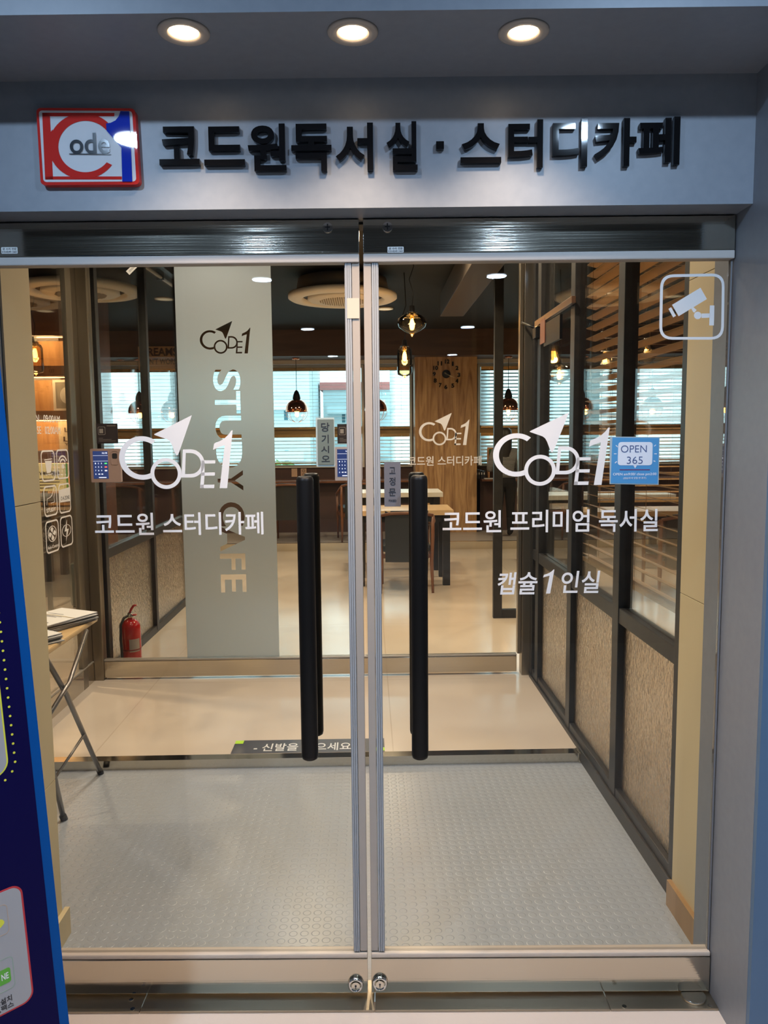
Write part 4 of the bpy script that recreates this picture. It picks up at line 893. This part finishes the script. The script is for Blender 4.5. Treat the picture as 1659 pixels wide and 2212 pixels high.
# things on the right counter
t = thing('small_chalkboard', 'small green board in a wooden frame standing right of the oak column', 'board', at(1061, 1040, 11.0))
PB = Plane((0, 11.0, 0), (1, 0, 0), (0, 0, 1)); a, b, c, d = rect_px(PB, 1052, 966, 1084, 1016)
G().strip(PB, [(a, b), (c, b), (c, d), (a, d)], [(a+.025, b+.025), (c-.025, b+.025), (c-.025, d-.025), (a+.025, d-.025)], 0, .02).build('frame', mat('orange_wood_frame', (.55, .28, .12), .4), t)
G().poly(PB, [(a+.02, b+.02), (c-.02, b+.02), (c-.02, d-.02), (a+.02, d-.02)], .0, .01).build('green_panel', mat('chalk_green', (.03, .12, .03), .6), t)
G().box(a+.02, 11.0, .89, a+.04, 11.12, b+.03).box(c-.04, 11.0, .89, c-.02, 11.12, b+.03).build('foot', mat('orange_wood_frame'), t)
for k in range(4):
    pt = at(1029+k*5.5, 1036, 11.0)
    t = thing('ring_binder', 'dark ring binder in the row standing on the counter right of the oak column', 'binder', (pt.x, 11.05, .89), 0, 'dark binders on the counter')
    G().box(pt.x-.015, 10.98, .89, pt.x+.015, 11.2, 1.03-.01*k, .003).build('cover', mat('dark_binder', (.03, .03, .04), .35), t); G().box(pt.x-.008, 10.978, .95, pt.x+.008, 10.981, .98).build('spine_label', WHITE, t)
tag(G().box(1.64, 10.88, .89, 1.76, 10.97, .902).build('paper_pile', PAPER), 'flat white papers on the counter beside the binders', 'papers')
# framed DREAMS poster
PD = Plane((0, 10.55, 0), (1, 0, 0), (0, 0, 1)); a, b, c, d = rect_px(PD, 298, 748, 387, 800)
t = thing('framed_quote', 'tan framed DREAMS quote hanging over the far window, left of the frosted band', 'framed poster', ((a+c)/2, 10.55, b))
G().box(a, 10.56, b, c, 10.60, d, .003).build('backing', mat('tan_poster', (.60, .36, .18), .5), t)
q = G(); text_ab(q, 'DREAMS', PD, a+.03, b+.19, c-.02, b+.30, -.012, -.009, .03); text_ab(q, "DON'T WORK", PD, a+.03, b+.08, c-.02, b+.16, -.012, -.009, .02); q.build('lettering', INK, t)
# ================================================================== LIT SHELVES AT THE FAR LEFT
SX0, SX1, SY = -3.75, -2.62, 7.6
t = thing('shelving_unit', 'tall walnut shelving unit with lit bays behind the left side glass', 'shelving', ((SX0+SX1)/2, SY+.15, ZF))
G().box(SX0, SY+.30, .5, SX1, SY+.33, 2.52).build('back_panel', SHELFW, t)
G().box(SX0-.03, SY, ZF, SX0, SY+.33, 2.95).box(SX1, SY, ZF, SX1+.03, SY+.33, 2.95).build('side_panel', WALNUT, t)
for z0, z1 in ((2.50, 2.95), (2.115, 2.215), (1.70, 1.785), (1.28, 1.40), (.86, .885), (.98, 1.01), (ZF, .70)):
    G().box(SX0, SY, z0, SX1, SY+.30, z1, .002).build('shelf_board', wood('walnut_shelf', (.13, .055, .025), (.22, .10, .045), (1, 6, 6)) if z1-z0 > .05 else SHELFW, t)
for z0 in (2.495, 2.11, 1.695, 1.275): G().box(SX0+.05, SY+.05, z0-.006, SX1-.05, SY+.07, z0).build('light_strip', mat('warm_strip_light', (1, .8, .5), .3, emit=(1, .55, .22), estr=6), t)
for z0, z1 in ((2.215, 2.50), (1.785, 2.115), (1.40, 1.70), (1.01, 1.28)): lamp('shelf_strip', 'AREA', ((SX0+SX1)/2, SY+.10, z1-.015), 3.5, (1, .6, .26), 1.0, (0, 0, 0), shape='SQUARE').data.size = .5
def frame_obj(px, z0, z1, label, texts, inner=True):
    PS = Plane((0, SY+.12, 0), (1, 0, 0), (0, 0, 1)); a = PS.p(px[0], 900)[0]; c = PS.p(px[1], 900)[0]
    t = thing('picture_frame' if inner else 'quote_board', label, 'picture frame' if inner else 'sign', ((a+c)/2, SY+.12, z0))
    if inner:
        G().strip(PS, [(a, z0), (c, z0), (c, z1), (a, z1)], [(a+.025, z0+.025), (c-.025, z0+.025), (c-.025, z1-.025), (a+.025, z1-.025)], -.02, .0).build('frame', CREAM, t)
        G().box(a+.02, SY+.125, z0+.02, c-.02, SY+.135, z1-.02).build('picture', mat('grey_print', (.30, .28, .24), .4), t)
        G().poly(PS, [((a+c)/2+.08*math.cos(k*.3)*.8, (z0+z1)/2+.08*math.sin(k*.3)) for k in range(21)], -.004, -.002).build('white_mount_shape', PAPER, t)
    else:
        G().box(a, SY+.12, z0, c, SY+.14, z1, .002).build('board', mat('cream_board', (.75, .62, .42), .5), t)
        q = G(); h = z1-z0
        for s, f0, f1, l, r in texts: text_ab(q, s, PS, a+(c-a)*l, z0+h*f0, a+(c-a)*r, z0+h*f1, .0005, .003, .01)
        q.build('lettering', mat('brown_ink', (.12, .06, .03), .5), t)
frame_obj((117, 175), 1.785, 2.09, 'cream picture frame with a round pale motif on a lit shelf', None)
frame_obj((125, 190), 1.40, 1.69, 'cream board reading LOVE the LIFE You Live on a lit shelf', [('LOVE', .62, .77, .2, .95), ('the', .48, .59, .35, .65), ('LIFE', .30, .46, .15, .95), ('You Live', .16, .25, .18, .98)], False)
# surveillance notice
PN = Plane((0, 6.6, 0), (1, 0, 0), (0, 0, 1)); a, b, c, d = rect_px(PN, 40, 1001, 146, 1061)
t = thing('surveillance_notice', 'yellowish CCTV notice board with green edge behind the icon stickers', 'notice', ((a+c)/2, 6.6, b))
G().box(a, 6.605, b, c, 6.62, d).build('board', mat('yellow_notice', (.90, .78, .40), .4), t)
G().box(c-.012, 6.60, b, c, 6.605, d).build('green_edge', GREEN, t)
q = G(); text_ab(q, 'CCTV 녹화 작동중', PN, a+.12, d-.105, c-.07, d-.065, -.004, -.001, .02)
for k in range(4): q.poly(PN, [(a+.12, d-.13-.025*k), (c-.04-.03*k, d-.13-.025*k), (c-.04-.03*k, d-.136-.025*k), (a+.12, d-.136-.025*k)], -.004, -.001)
q.build('print', INK, t)
G().box((a+c)/2-.02, 6.61, ZF, (a+c)/2+.02, 6.63, b).build('stand_post', FRAMEK, t)
# counter front and dark bag below the shelves
tag(G().box(-3.6, 7.15, ZF, -2.66, 7.5, .86, .004).build('low_cabinet', wood('dark_cabinet', (.07, .05, .035), (.11, .08, .055))), 'dark wooden low cabinet below the lit shelves', 'cabinet')
t = thing('shoulder_bag', 'dark green bag standing on the floor left of the stainless post', 'bag', (-2.50, 6.75, ZF))
G().box(-.13, -.08, .0, .13, .08, .40, .06).build('body', mat('dark_green_cloth', (.03, .045, .035), .7), t, True); G().path([(-.07, 0, .38), (-.05, 0, .50), (.05, 0, .50), (.07, 0, .38)], .01, 8).build('handle', RUBK, t, True)

# ================================================================== FIRE EXTINGUISHER
pt = atz(286, 1436, ZF)
E = thing('fire_extinguisher', 'red fire extinguisher on the floor behind the inner glass', 'fire extinguisher', (-1.555, 4.93, ZF)); E.scale = (.9, .9, .93)
G().lathe([(0, .0), (.066, .0), (.070, .006), (.070, .265), (.066, .29), (.052, .315), (.028, .33), (.02, .335), (0, .335)], n=36).build('cylinder', RED, E, True)
G().lathe([(0, .33), (.018, .33), (.020, .352), (.016, .375), (0, .375)], n=20).build('valve', CHROME, E, True); VV = bpy.data.objects['valve']
G().path([(-.005, -.005, .365), (.012, -.006, .40), (.03, -.008, .425), (.05, -.01, .43)], [.008, .009, .008, .006], 8).box(-.012, -.012, .355, .045, .012, .364).build('squeeze_lever', RED, VV, True)
G(Matrix.Translation((.018, -.018, .35)) @ Matrix.Rotation(math.pi/2, 4, 'X')).lathe([(0, 0), (.013, 0), (.013, .006), (0, .006)], n=20).build('pressure_gauge', CHROME, VV, True)
G().path([(-.01, -.01, .355), (-.035, -.03, .345), (-.052, -.055, .30), (-.052, -.068, .20), (-.045, -.072, .08), (-.045, -.072, .05)], .009, 10).build('hose', RUBK, E, True)
G().tube((-.045, -.072, .0), (-.045, -.072, .05), .009, 12, .012).build('nozzle', PAPER, E, True)
q = G()
for k in range(8):
    a, b = -1.45+.14*k, -1.45+.14*(k+1); q.slab([(.0712*math.cos(a), .0712*math.sin(a), .11), (.0712*math.cos(b), .0712*math.sin(b), .11), (.0712*math.cos(b), .0712*math.sin(b), .20), (.0712*math.cos(a), .0712*math.sin(a), .20)], (0, 0, -.0001))
q.build('label', mat('extinguisher_label', (.75, .66, .58), .4), E, True)
G().lathe([(.074, .0), (.09, .0), (.09, .012), (.074, .03)], n=28).box(.05, -.06, 0, .12, .0, .018, .004).build('base_stand', RED, E, True)
G().tube((0, 0, .12), (0, 0, .128), .0722, 32).build('strap', mat('dark_red_strap', (.2, .01, .01), .4), E, True)

# ================================================================== SIDE TABLE + BROCHURES
T = thing('folding_table', 'folding table with birch top and grey tube legs by the left glass wall', 'table', (-1.42, 3.12, 0))
G().box(-1.66, 2.50, .700, -1.215, 3.40, .722, .007).build('tabletop', mat('birch_ply', (.62, .42, .20), .35), T)
LG = mat('grey_steel_tube', (.24, .22, .20), .3, .8)
for X in (-1.228, -1.625):
    G().path([(X, 3.385, .0), (X, 3.04, .49), (X, 2.86, .698)], .0105, 12).build('leg', LG, T)
    G().path([(X-.004, 2.965, .0), (X-.004, 2.90, .20), (X-.004, 2.70, .698)], .0105, 12).build('leg', LG, T)
    G().path([(X+.02, 3.24, .70), (X+.02, 3.03, .54), (X+.004, 2.80, .45)], .009, 10).build('strut', LG, T)
G().tube((-1.222, 3.20, .26), (-1.30, 3.02, .12), .006, 10).tube((-1.30, 3.02, .12), (-1.62, 2.93, .12), .006, 10).build('cross_bar', LG, T)
for y in (3.385, 2.965): G().tube((-1.229, y, 0), (-1.229, y-.014, .022), .014, 12).build('rubber_foot', RUBK, T)
def brochure_pile(x, y, z, n, rz, label, seed):
    R = random.Random(seed)
    for k in range(n):
        Mx = Matrix.Translation((x+R.uniform(-.006, .006), y+R.uniform(-.006, .006), z+.0065*k)) @ Matrix.Rotation(rz+R.uniform(-.06, .06), 4, 'Z')
        t = thing('brochure', label % ('topmost' if k == n-1 else 'inside' if k else 'lowest'), 'brochure', (0, 0, 0), 0, 'folded brochures on the side table'); t.matrix_world = Mx; MW[t] = Mx
        q = G()
        q.box(-.105, -.15, .0, .105, .15, .0022, .0008).box(-.105, -.15, .003, .105, .15, .0056, .0008); q.path([(-.105, -.15, .0028), (-.105, .15, .0028)], .0028, 8); q.build('folded_sheets', PAPER, t, True)
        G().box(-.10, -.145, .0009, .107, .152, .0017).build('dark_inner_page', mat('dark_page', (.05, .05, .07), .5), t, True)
        if k == n-1:
            q = G()
            for i_, (a, b, w, h) in enumerate(((-.08, -.10, .03, .012), (-.03, -.11, .008, .008), (-.01, -.11, .008, .008), (.01, -.11, .008, .008), (.05, -.10, .02, .02), (-.08, 0, .1, .004), (-.08, .012, .12, .004), (-.08, .05, .09, .004))): q.box(a, b, .0057, a+w, b+h, .006)
            q.build('print', INK, t, True)
            G().path([(-.107, .02, .006), (0, .022, .009), (.107, .02, .006)], .0012, 6).build('rubber_band', mat('rubber_band', (.6, .45, .2), .5), t, True)
brochure_pile(-1.35, 3.235, .7225, 6, -.5, 'white folded brochure %s in the taller rear pile on the side table', 1)
brochure_pile(-1.38, 2.92, .7225, 5, -.6, 'white folded brochure %s in the lower front pile on the side table', 2)
q = G(Matrix.Translation((-1.30, 2.66, .7225)) @ Matrix.Rotation(.1, 4, 'Z')); q.box(-.10, -.14, 0, .10, .14, .003)
tag(q.build('paper_sheet', PAPER), 'single white sheet at the near end of the side table', 'paper')

# ================================================================== FLOOR STICKER
PF = Plane((0, 0, ZF), (1, 0, 0), (0, 1, 0))
t = thing('floor_sticker', 'dark floor strip with Korean shoe notice and lime corners at the step edge', 'floor sticker', (-.3, 3.55, ZF))
G().box(-.66, 3.485, ZF, .06, 3.64, ZF+.0012).build('dark_strip', mat('dark_slate_strip', (.05, .05, .06), .35), t)
LIME = mat('lime_corner', (.45, .75, .02), .4)
for a, b in ((-.66, 3.60), (.02, 3.49)): G().box(a, b, ZF+.0012, a+.04, b+.038, ZF+.0018).build('lime_corner', LIME, t)
q = G(); put_text(q, '- 신발을 벗으세요 -', lambda u, v, c: Vector((-.56+.50*u, 3.505+.09*v, ZF+.0015+.0004*(c+.5))), .01); q.build('lettering', WHITE, t)

# ================================================================== DOOR CLOSER ARM ON THE RIGHT POST
t = thing('door_closer', 'black door closer with folding arm high on the stainless post by the blinds', 'door closer', at(1160, 715, 4.45))
p0, p1, p2 = at(1128, 697, 4.6), at(1165, 712, 4.4), at(1240, 655, 3.75)
G().tube(p0, p1, .008, 10).build('short_arm', BLACKP, t)
G().box(p1.x-.03, p1.y-.04, p1.z-.05, p1.x+.03, p1.y+.04, p1.z+.01, .005).build('closer_body', BLACKP, t)
G().box(.945, 3.62, p2.z-.02, .965, 4.42, p2.z+.012, .002).build('header_arm', mat('bronze_bar', (.18, .10, .06), .35, .6), t)
G().box(p1.x-.022, p1.y-.045, p1.z+.012, p1.x+.012, p1.y+.02, p1.z+.05, .004).build('brass_knuckle', BRASS, t)
G().box(.948, 3.85, 1.98, .962, 4.20, 2.10, .002).build('black_box', BLACKP, t)
G().box(.944, 4.16, 2.0, .948, 4.27, 2.13).build('orange_label', mat('orange_label', (.20, .07, .035), .5), t)

# ================================================================== BANNER
bP0 = at(143, 2150, 1.5); bD = Vector((math.sin(math.radians(49)), math.cos(math.radians(49)), 0)); ln = math.radians(2.6)
bA = bD*math.cos(ln)+Vector((0, 0, 1))*math.sin(ln); bB = Vector((0, 0, 1))*math.cos(ln)-bD*math.sin(ln)
PBN = Plane(bP0, bA, bB)
zb = -bP0.z
def bp(x, y): return PBN.p(x, y)
t = thing('standing_banner', 'tall navy banner with bright blue border standing at the left edge before the doors', 'banner', PBN.w(-.30, zb+.03))
WB = .62
G().poly(PBN, [(-WB, zb+.06), (0, zb+.06), (0, zb+1.80), (-WB, zb+1.80)], -.002, 0).build('blue_border_sheet', BLUEB, t)
bw = abs(bp(122, 2150)[0]) if bp(122, 2150)[0] < 0 else .023
G().poly(PBN, [(-WB+bw, zb+.06+bw), (-bw, zb+.06+bw), (-bw, zb+1.80-bw), (-WB+bw, zb+1.80-bw)], .0002, .0006).build('navy_field', NAVY, t)
# lower panel with red outline
ar = bp(62, 2050)[0]; bt = bp(30, 1912)[1]; bb = bp(40, 2175)[1]
G().poly(PBN, rrect(-WB+.07, bb, ar, bt, .022), .0008, .0011).build('red_outline', REDP, t)
G().poly(PBN, rrect(-WB+.074, bb+.0035, ar-.0035, bt-.0035, .019), .0012, .0015).build('white_panel', BANW, t)
# upper panel with yellow outline
ar2 = bp(17, 1640)[0]; bt2 = bp(0, 1300)[1]+.5; bb2 = bp(5, 1676)[1]
G().poly(PBN, rrect(-WB+.09, bb2, ar2, bt2, .03), .0008, .0011).build('yellow_outline', YEL, t)
G().poly(PBN, rrect(-WB+.093, bb2+.003, ar2-.003, bt2-.003, .027), .0012, .0015).build('white_panel', BANW, t)
dots = G(); k = 0
da = bp(23, 1560)[0]; y_ = bp(33, 1645)[1]
while y_ < zb+1.60: dots.poly(PBN, [(da+.0024*math.cos(i*.785), y_+.0024*math.sin(i*.785)) for i in range(8)], .0008, .0011); y_ += .0185
for x, y in ((26, 1666), (11, 1685)): a, b = bp(x, y); dots.poly(PBN, [(a+.0024*math.cos(i*.785), b+.0024*math.sin(i*.785)) for i in range(8)], .0008, .0011)
dots.build('dotted_line', YEL, t)
for (xr, yt, yb), mm in (((18, 1952, 2017), TANP), ((31, 2070, 2140), mat('green_print_line', (.28, .36, .28), .5))):
    a1 = bp(xr, (yt+yb)/2)[0]; b1 = bp(8, yt)[1]; b0 = bp(12, yb)[1]
    for k in range(3):
        L = a1-.095*k-.0; G().strip(PBN, rrect(L-.085, b0, L, b1, .009), rrect(L-.0835, b0+.0015, L-.0015, b1-.0015, .008), .0016, .0018).build('icon_frame', mm, t)
a, b = bp(9, 1990)
G().poly(PBN, [(a-.03+.03*math.cos(i*.4), b+.013*math.sin(i*.4)) for i in range(16)], .0016, .0018).build('yellow_icon', YEL, t)
a1, b1 = bp(21, 2089)[0], bp(10, 2092)[1]; b0 = bp(10, 2125)[1]
G().poly(PBN, rrect(a1-.07, b0, a1, b1, .005), .0016, .0018).build('green_icon', GREEN, t)
q = G(); hh = b1-b0; text_ab(q, 'NE', PBN, a1-.017, b0+hh*.3, a1-.004, b0+hh*.72, .0019, .0021, .02); q.build('icon_lettering', WHITE, t)
q = G(); a, b = bp(25, 2152); text_ab(q, '프린트설치', PBN, a-.055, b-.0075, a, b+.0055, .0016, .0019, .02); a, b = bp(29, 2166); text_ab(q, '복사,팩스', PBN, a-.05, b-.0065, a, b+.006, .0016, .0019, .02); q.build('lettering', INK, t)
G().tube(PBN.w(-.31, zb+.06, -.012), PBN.w(-.31, zb+1.78, -.012), .009, 12).build('stand_pole', LG, t)
c0 = PBN.w(-.31, zb+.10, -.012)
for dx, dy in ((-.25, -.15), (.12, .18), (-.1, .3)):
    q = G(); q.tube(c0, (c0.x+dx*.8, c0.y+dy*.8, .012), .007, 10); q.build('stand_foot', LG, t)

# ================================================================== PERSON AT THE COUNTER
def person():
    R0 = Vector((1.83, 10.35, .14))
    t = thing('person', 'person in a black and white striped top standing at the counter behind the black post', 'person', R0, 0)
    V = {'pel': (0, 0, .80, .125, .095), 'wai': (0, .01, .92, .115, .085), 'che': (0, 0, 1.08, .135, .095), 'nec0': (0, -.01, 1.19, .06, .06), 'nec': (0, 0, 1.24, .042, .045), 'hd0': (0, .02, 1.30, .062, .075), 'hd1': (0, .015, 1.38, .072, .085), 'hd2': (0, .01, 1.435, .05, .055)}
    E_ = [('pel', 'wai'), ('wai', 'che'), ('che', 'nec0'), ('nec0', 'nec'), ('nec', 'hd0'), ('hd0', 'hd1'), ('hd1', 'hd2')]
    for s, n_ in ((-1, 'l'), (1, 'r')):
        V.update({'sh'+n_: (s*.145, 0, 1.145, .05, .05), 'el'+n_: (s*.20, .02, .92, .036, .036), 'wr'+n_: (s*.15, .22, .90, .024, .024), 'pa'+n_: (s*.14, .28, .90, .028, .014),
                  'hp'+n_: (s*.075, 0, .73, .085, .085), 'kn'+n_: (s*.08, .01, .43, .055, .055), 'an'+n_: (s*.08, -.01, .07, .034, .036), 'to'+n_: (s*.085, .12, .035, .032, .022)})
        E_ += [('che', 'sh'+n_), ('sh'+n_, 'el'+n_), ('el'+n_, 'wr'+n_), ('wr'+n_, 'pa'+n_), ('pel', 'hp'+n_), ('hp'+n_, 'kn'+n_), ('kn'+n_, 'an'+n_), ('an'+n_, 'to'+n_)]
        for j, (dx, l) in enumerate(((-.022, .055), (-.008, .068), (.008, .066), (.022, .052), (-.034, .03))):
            k = 'f%s%d' % (n_, j); k2 = k+'b'; V[k] = (s*.14+dx, .30+l*.4, .897, .0085, .0085); V[k2] = (s*.14+dx, .30+l, .888, .0075, .0075); E_ += [('pa'+n_, k), (k, k2)]
    names = list(V); me = bpy.data.meshes.new('body'); me.from_pydata([V[k][:3] for k in names], [(names.index(a), names.index(b)) for a, b in E_], [])
    o = bpy.data.objects.new('body', me); COL.objects.link(o); md = o.modifiers.new('s', 'SKIN'); sv = me.skin_vertices[0].data
    for i, k in enumerate(names): sv[i].radius = V[k][3:5]; sv[i].use_root = (k == 'pel')
    sd = o.modifiers.new('u', 'SUBSURF'); sd.levels = sd.render_levels = 2
    bpy.context.view_layer.update(); nm = bpy.data.meshes.new_from_object(o.evaluated_get(bpy.context.evaluated_depsgraph_get())); o.modifiers.clear(); o.data = nm
    for p_ in nm.polygons: p_.use_smooth = True
    nm.materials.append(mat('skin_tone', (.50, .30, .21), .5)); o.parent = t; MW[o] = MW[t]
    # clothes: offset copies of body regions
    def cloth(name, m, keep, off):
        b = bmesh.new(); b.from_mesh(nm); b.normal_update()
        bmesh.ops.delete(b, geom=[f for f in b.faces if not keep(f.calc_center_median())], context='FACES')
        for v in b.verts: v.co += v.normal*off
        g_ = G(); g_.merge(b)
        bmesh.ops.solidify(g_.b, geom=g_.b.faces[:], thickness=.003)
        return g_.build(name, m, t, True, True)
    stripe = mat('black_white_stripes', (.5, .5, .5), .7); N, L, b = nodes(stripe); v = coords(stripe, (1, 1, 1)); wv = N.new('ShaderNodeTexWave'); wv.bands_direction = 'Z'; wv.inputs['Scale'].default_value = 18; L.new(v, wv.inputs[0])
    r = N.new('ShaderNodeValToRGB'); r.color_ramp.interpolation = 'CONSTANT'; r.color_ramp.elements[0].color = (.02, .02, .02, 1); r.color_ramp.elements[1].position = .6; r.color_ramp.elements[1].color = (.7, .7, .7, 1); L.new(wv.outputs['Fac'], r.inputs[0]); L.new(r.outputs[0], b.inputs['Base Color'])
    cloth('striped_top', stripe, lambda c: .80 < c.z < 1.215 and c.y < .16, .012)
    cloth('black_trousers', mat('black_cloth', (.015, .015, .018), .8), lambda c: .09 < c.z < .83, .010)
    cloth('shoes', mat('dark_shoe', (.03, .03, .03), .5), lambda c: c.z <= .10, .008)
    G().lathe([(0, 1.475), (.05, 1.468), (.085, 1.43), (.095, 1.36), (.092, 1.28), (.09, 1.16), (.08, 1.08), (.05, 1.06), (0, 1.06)], (0, -.012, 0), 24).build('long_black_hair', mat('black_hair', (.012, .01, .01), .45), t, True)
    q = G(); q.lathe([(0, -.012), (.008, -.01), (.009, 0), (.006, .014), (0, .018)], (0, .108, 1.345), 10); q.build('nose', mat('skin_tone'), t, True)
    for s in (-1, 1): G().lathe([(0, -.008), (.01, -.004), (.01, .004), (0, .008)], (s*.03, .098, 1.372), 10).build('eye', INK, t, True)
    G().box(-.02, .096, 1.318, .02, .104, 1.324, .002).build('mouth', mat('lip', (.4, .12, .1), .5), t, True)
person()

# ================================================================== OUTSIDE THE WINDOWS
def facade_mat(name, wall, win, sx, sz, fx=.12, fz=.25):
    m = mat(name, wall, .8); N, L, b = nodes(m); t = N.new('ShaderNodeTexCoord'); sp = N.new('ShaderNodeSeparateXYZ'); L.new(t.outputs['Object'], sp.inputs[0]); cb = N.new('ShaderNodeCombineXYZ')
    L.new(sp.outputs['X'], cb.inputs['X']); L.new(sp.outputs['Z'], cb.inputs['Y'])
    bk = N.new('ShaderNodeTexBrick'); bk.offset = 0; bk.inputs['Scale'].default_value = 1; bk.inputs['Brick Width'].default_value = sx; bk.inputs['Row Height'].default_value = sz; bk.inputs['Mortar Size'].default_value = fx*sz
    bk.inputs['Mortar Smooth'].default_value = 0; bk.inputs['Color1'].default_value = (*win, 1); bk.inputs['Color2'].default_value = (win[0]*1.35, win[1]*1.3, win[2]*1.25, 1); bk.inputs['Mortar'].default_value = (*wall, 1)
    L.new(cb.outputs[0], bk.inputs['Vector']); L.new(bk.outputs[0], b.inputs['Base Color']); return m
def building(x0, x1, y, z0, z1, m, label, roofc, bal=True, dep=10):
    t = thing('apartment_building', label, 'building', ((x0+x1)/2, y+dep/2, z0))
    G().box(x0, y, z0, x1, y+dep, z1).build('wall', m, t); G().box(x0-.2, y-.2, z1, x1+.2, y+dep+.2, z1+.5).build('roof_edge', roofc, t)
    if bal:
        z = z0+1.4
        n = 0
        while z < z1-1.5:
            G().box(x0+.3, y-1.0, z, x1-.3, y, z+.14).box(x0+.3, y-1.0, z+.14, x1-.3, y-.94, z+.55).build('balcony', mat('pale_balcony', (.62, .74, .76), .7), t); z += 2.8; n += 1
        for k in range(4): xx = x0+.5+(x1-x0-1.2)*((k*.37) % 1); zz = z0+1.6+2.8*((k*2) % 4); G().box(xx, y-1.3, zz, xx+.8, y-.95, zz+.6, .03).build('air_conditioner_unit', WHITE, t)
    return t
FM1 = facade_mat('teal_window_facade', (.62, .72, .74), (.07, .17, .21), 1.9, 2.8, .30)
FM2 = facade_mat('cream_window_facade', (.70, .74, .72), (.10, .19, .23), 2.3, 2.8, .34)
FM3 = facade_mat('white_panel_facade', (.90, .92, .92), (.70, .80, .82), 3.4, 2.8, .45)
building(-13.5, -8.2, 46, -18, 26, FM2, 'tall pale apartment block behind the far left window', mat('grey_roof', (.4, .4, .4), .8))
building(-7.9, -3.3, 44, -18, 24, FM1, 'tall blue grey apartment block left of the red roofed one', MATS['grey_roof'])
building(-3.0, 1.6, 52, -18, 4.6, FM1, 'lower apartment block with red roof edge seen past the copper pendant', mat('red_roof_edge', (.60, .20, .18), .7))
building(1.4, 5.2, 40, -18, 20, FM3, 'pale block behind the narrow window by the clock column', MATS['grey_roof'], False)
building(6.2, 15, 38, -18, 20, FM3, 'white block behind the right windows', MATS['grey_roof'], False)
building(17, 27, 50, -18, 18, FM2, 'distant cream block behind the far right window', MATS['grey_roof'])
LEAF = noise_mat('tree_leaves', (.03, .09, .02), (.14, .26, .06), (3, 3, 3), 5, .8)
def tree(x, y, z, r, label, seed):
    R = random.Random(seed); t = thing('tree', label, 'tree', (x, y, -12), 0, 'trees below the windows')
    G().tube((x, y, -12), (x, y, z), .25, 8, .12).build('trunk', mat('bark', (.12, .09, .06), .9), t)
    q = G()
    for k in range(420):
        a, b = R.uniform(0, 6.28), math.acos(R.uniform(-1, 1)); rr = r*(.75+.3*R.random()); c = Vector((x+rr*math.sin(b)*math.cos(a), y+rr*math.sin(b)*math.sin(a), z+rr*math.cos(b)*.8))
        n1 = Vector((R.uniform(-1, 1), R.uniform(-1, 1), R.uniform(-1, 1))).normalized(); n2 = n1.orthogonal().normalized(); s = .22*r*.5
        q.slab([c-n1*s, c-n2*s*.6, c+n1*s, c+n2*s*.6], (0, 0, .02))
    q.build('foliage', LEAF, t)
for i, (x, y, z, r) in enumerate(((-8.0, 28, -1.6, 1.9), (-3.6, 30, -1.0, 1.9), (-1.2, 34.5, -1.6, 1.7), (-11.5, 34, -1.8, 1.9))): tree(x, y, z, r, 'bushy green tree outside below the %s' % ['second window from the left', 'window right of the frosted band', 'window behind the centre door edge', 'far left window'][i], i)
tag(G().box(-40, 12, -12.2, 40, 80, -12).build('street_ground', mat('street_ground', (.35, .35, .34), .9), None), 'grey ground far below the windows', 'ground')
bpy.data.objects['street_ground']['kind'] = 'structure'
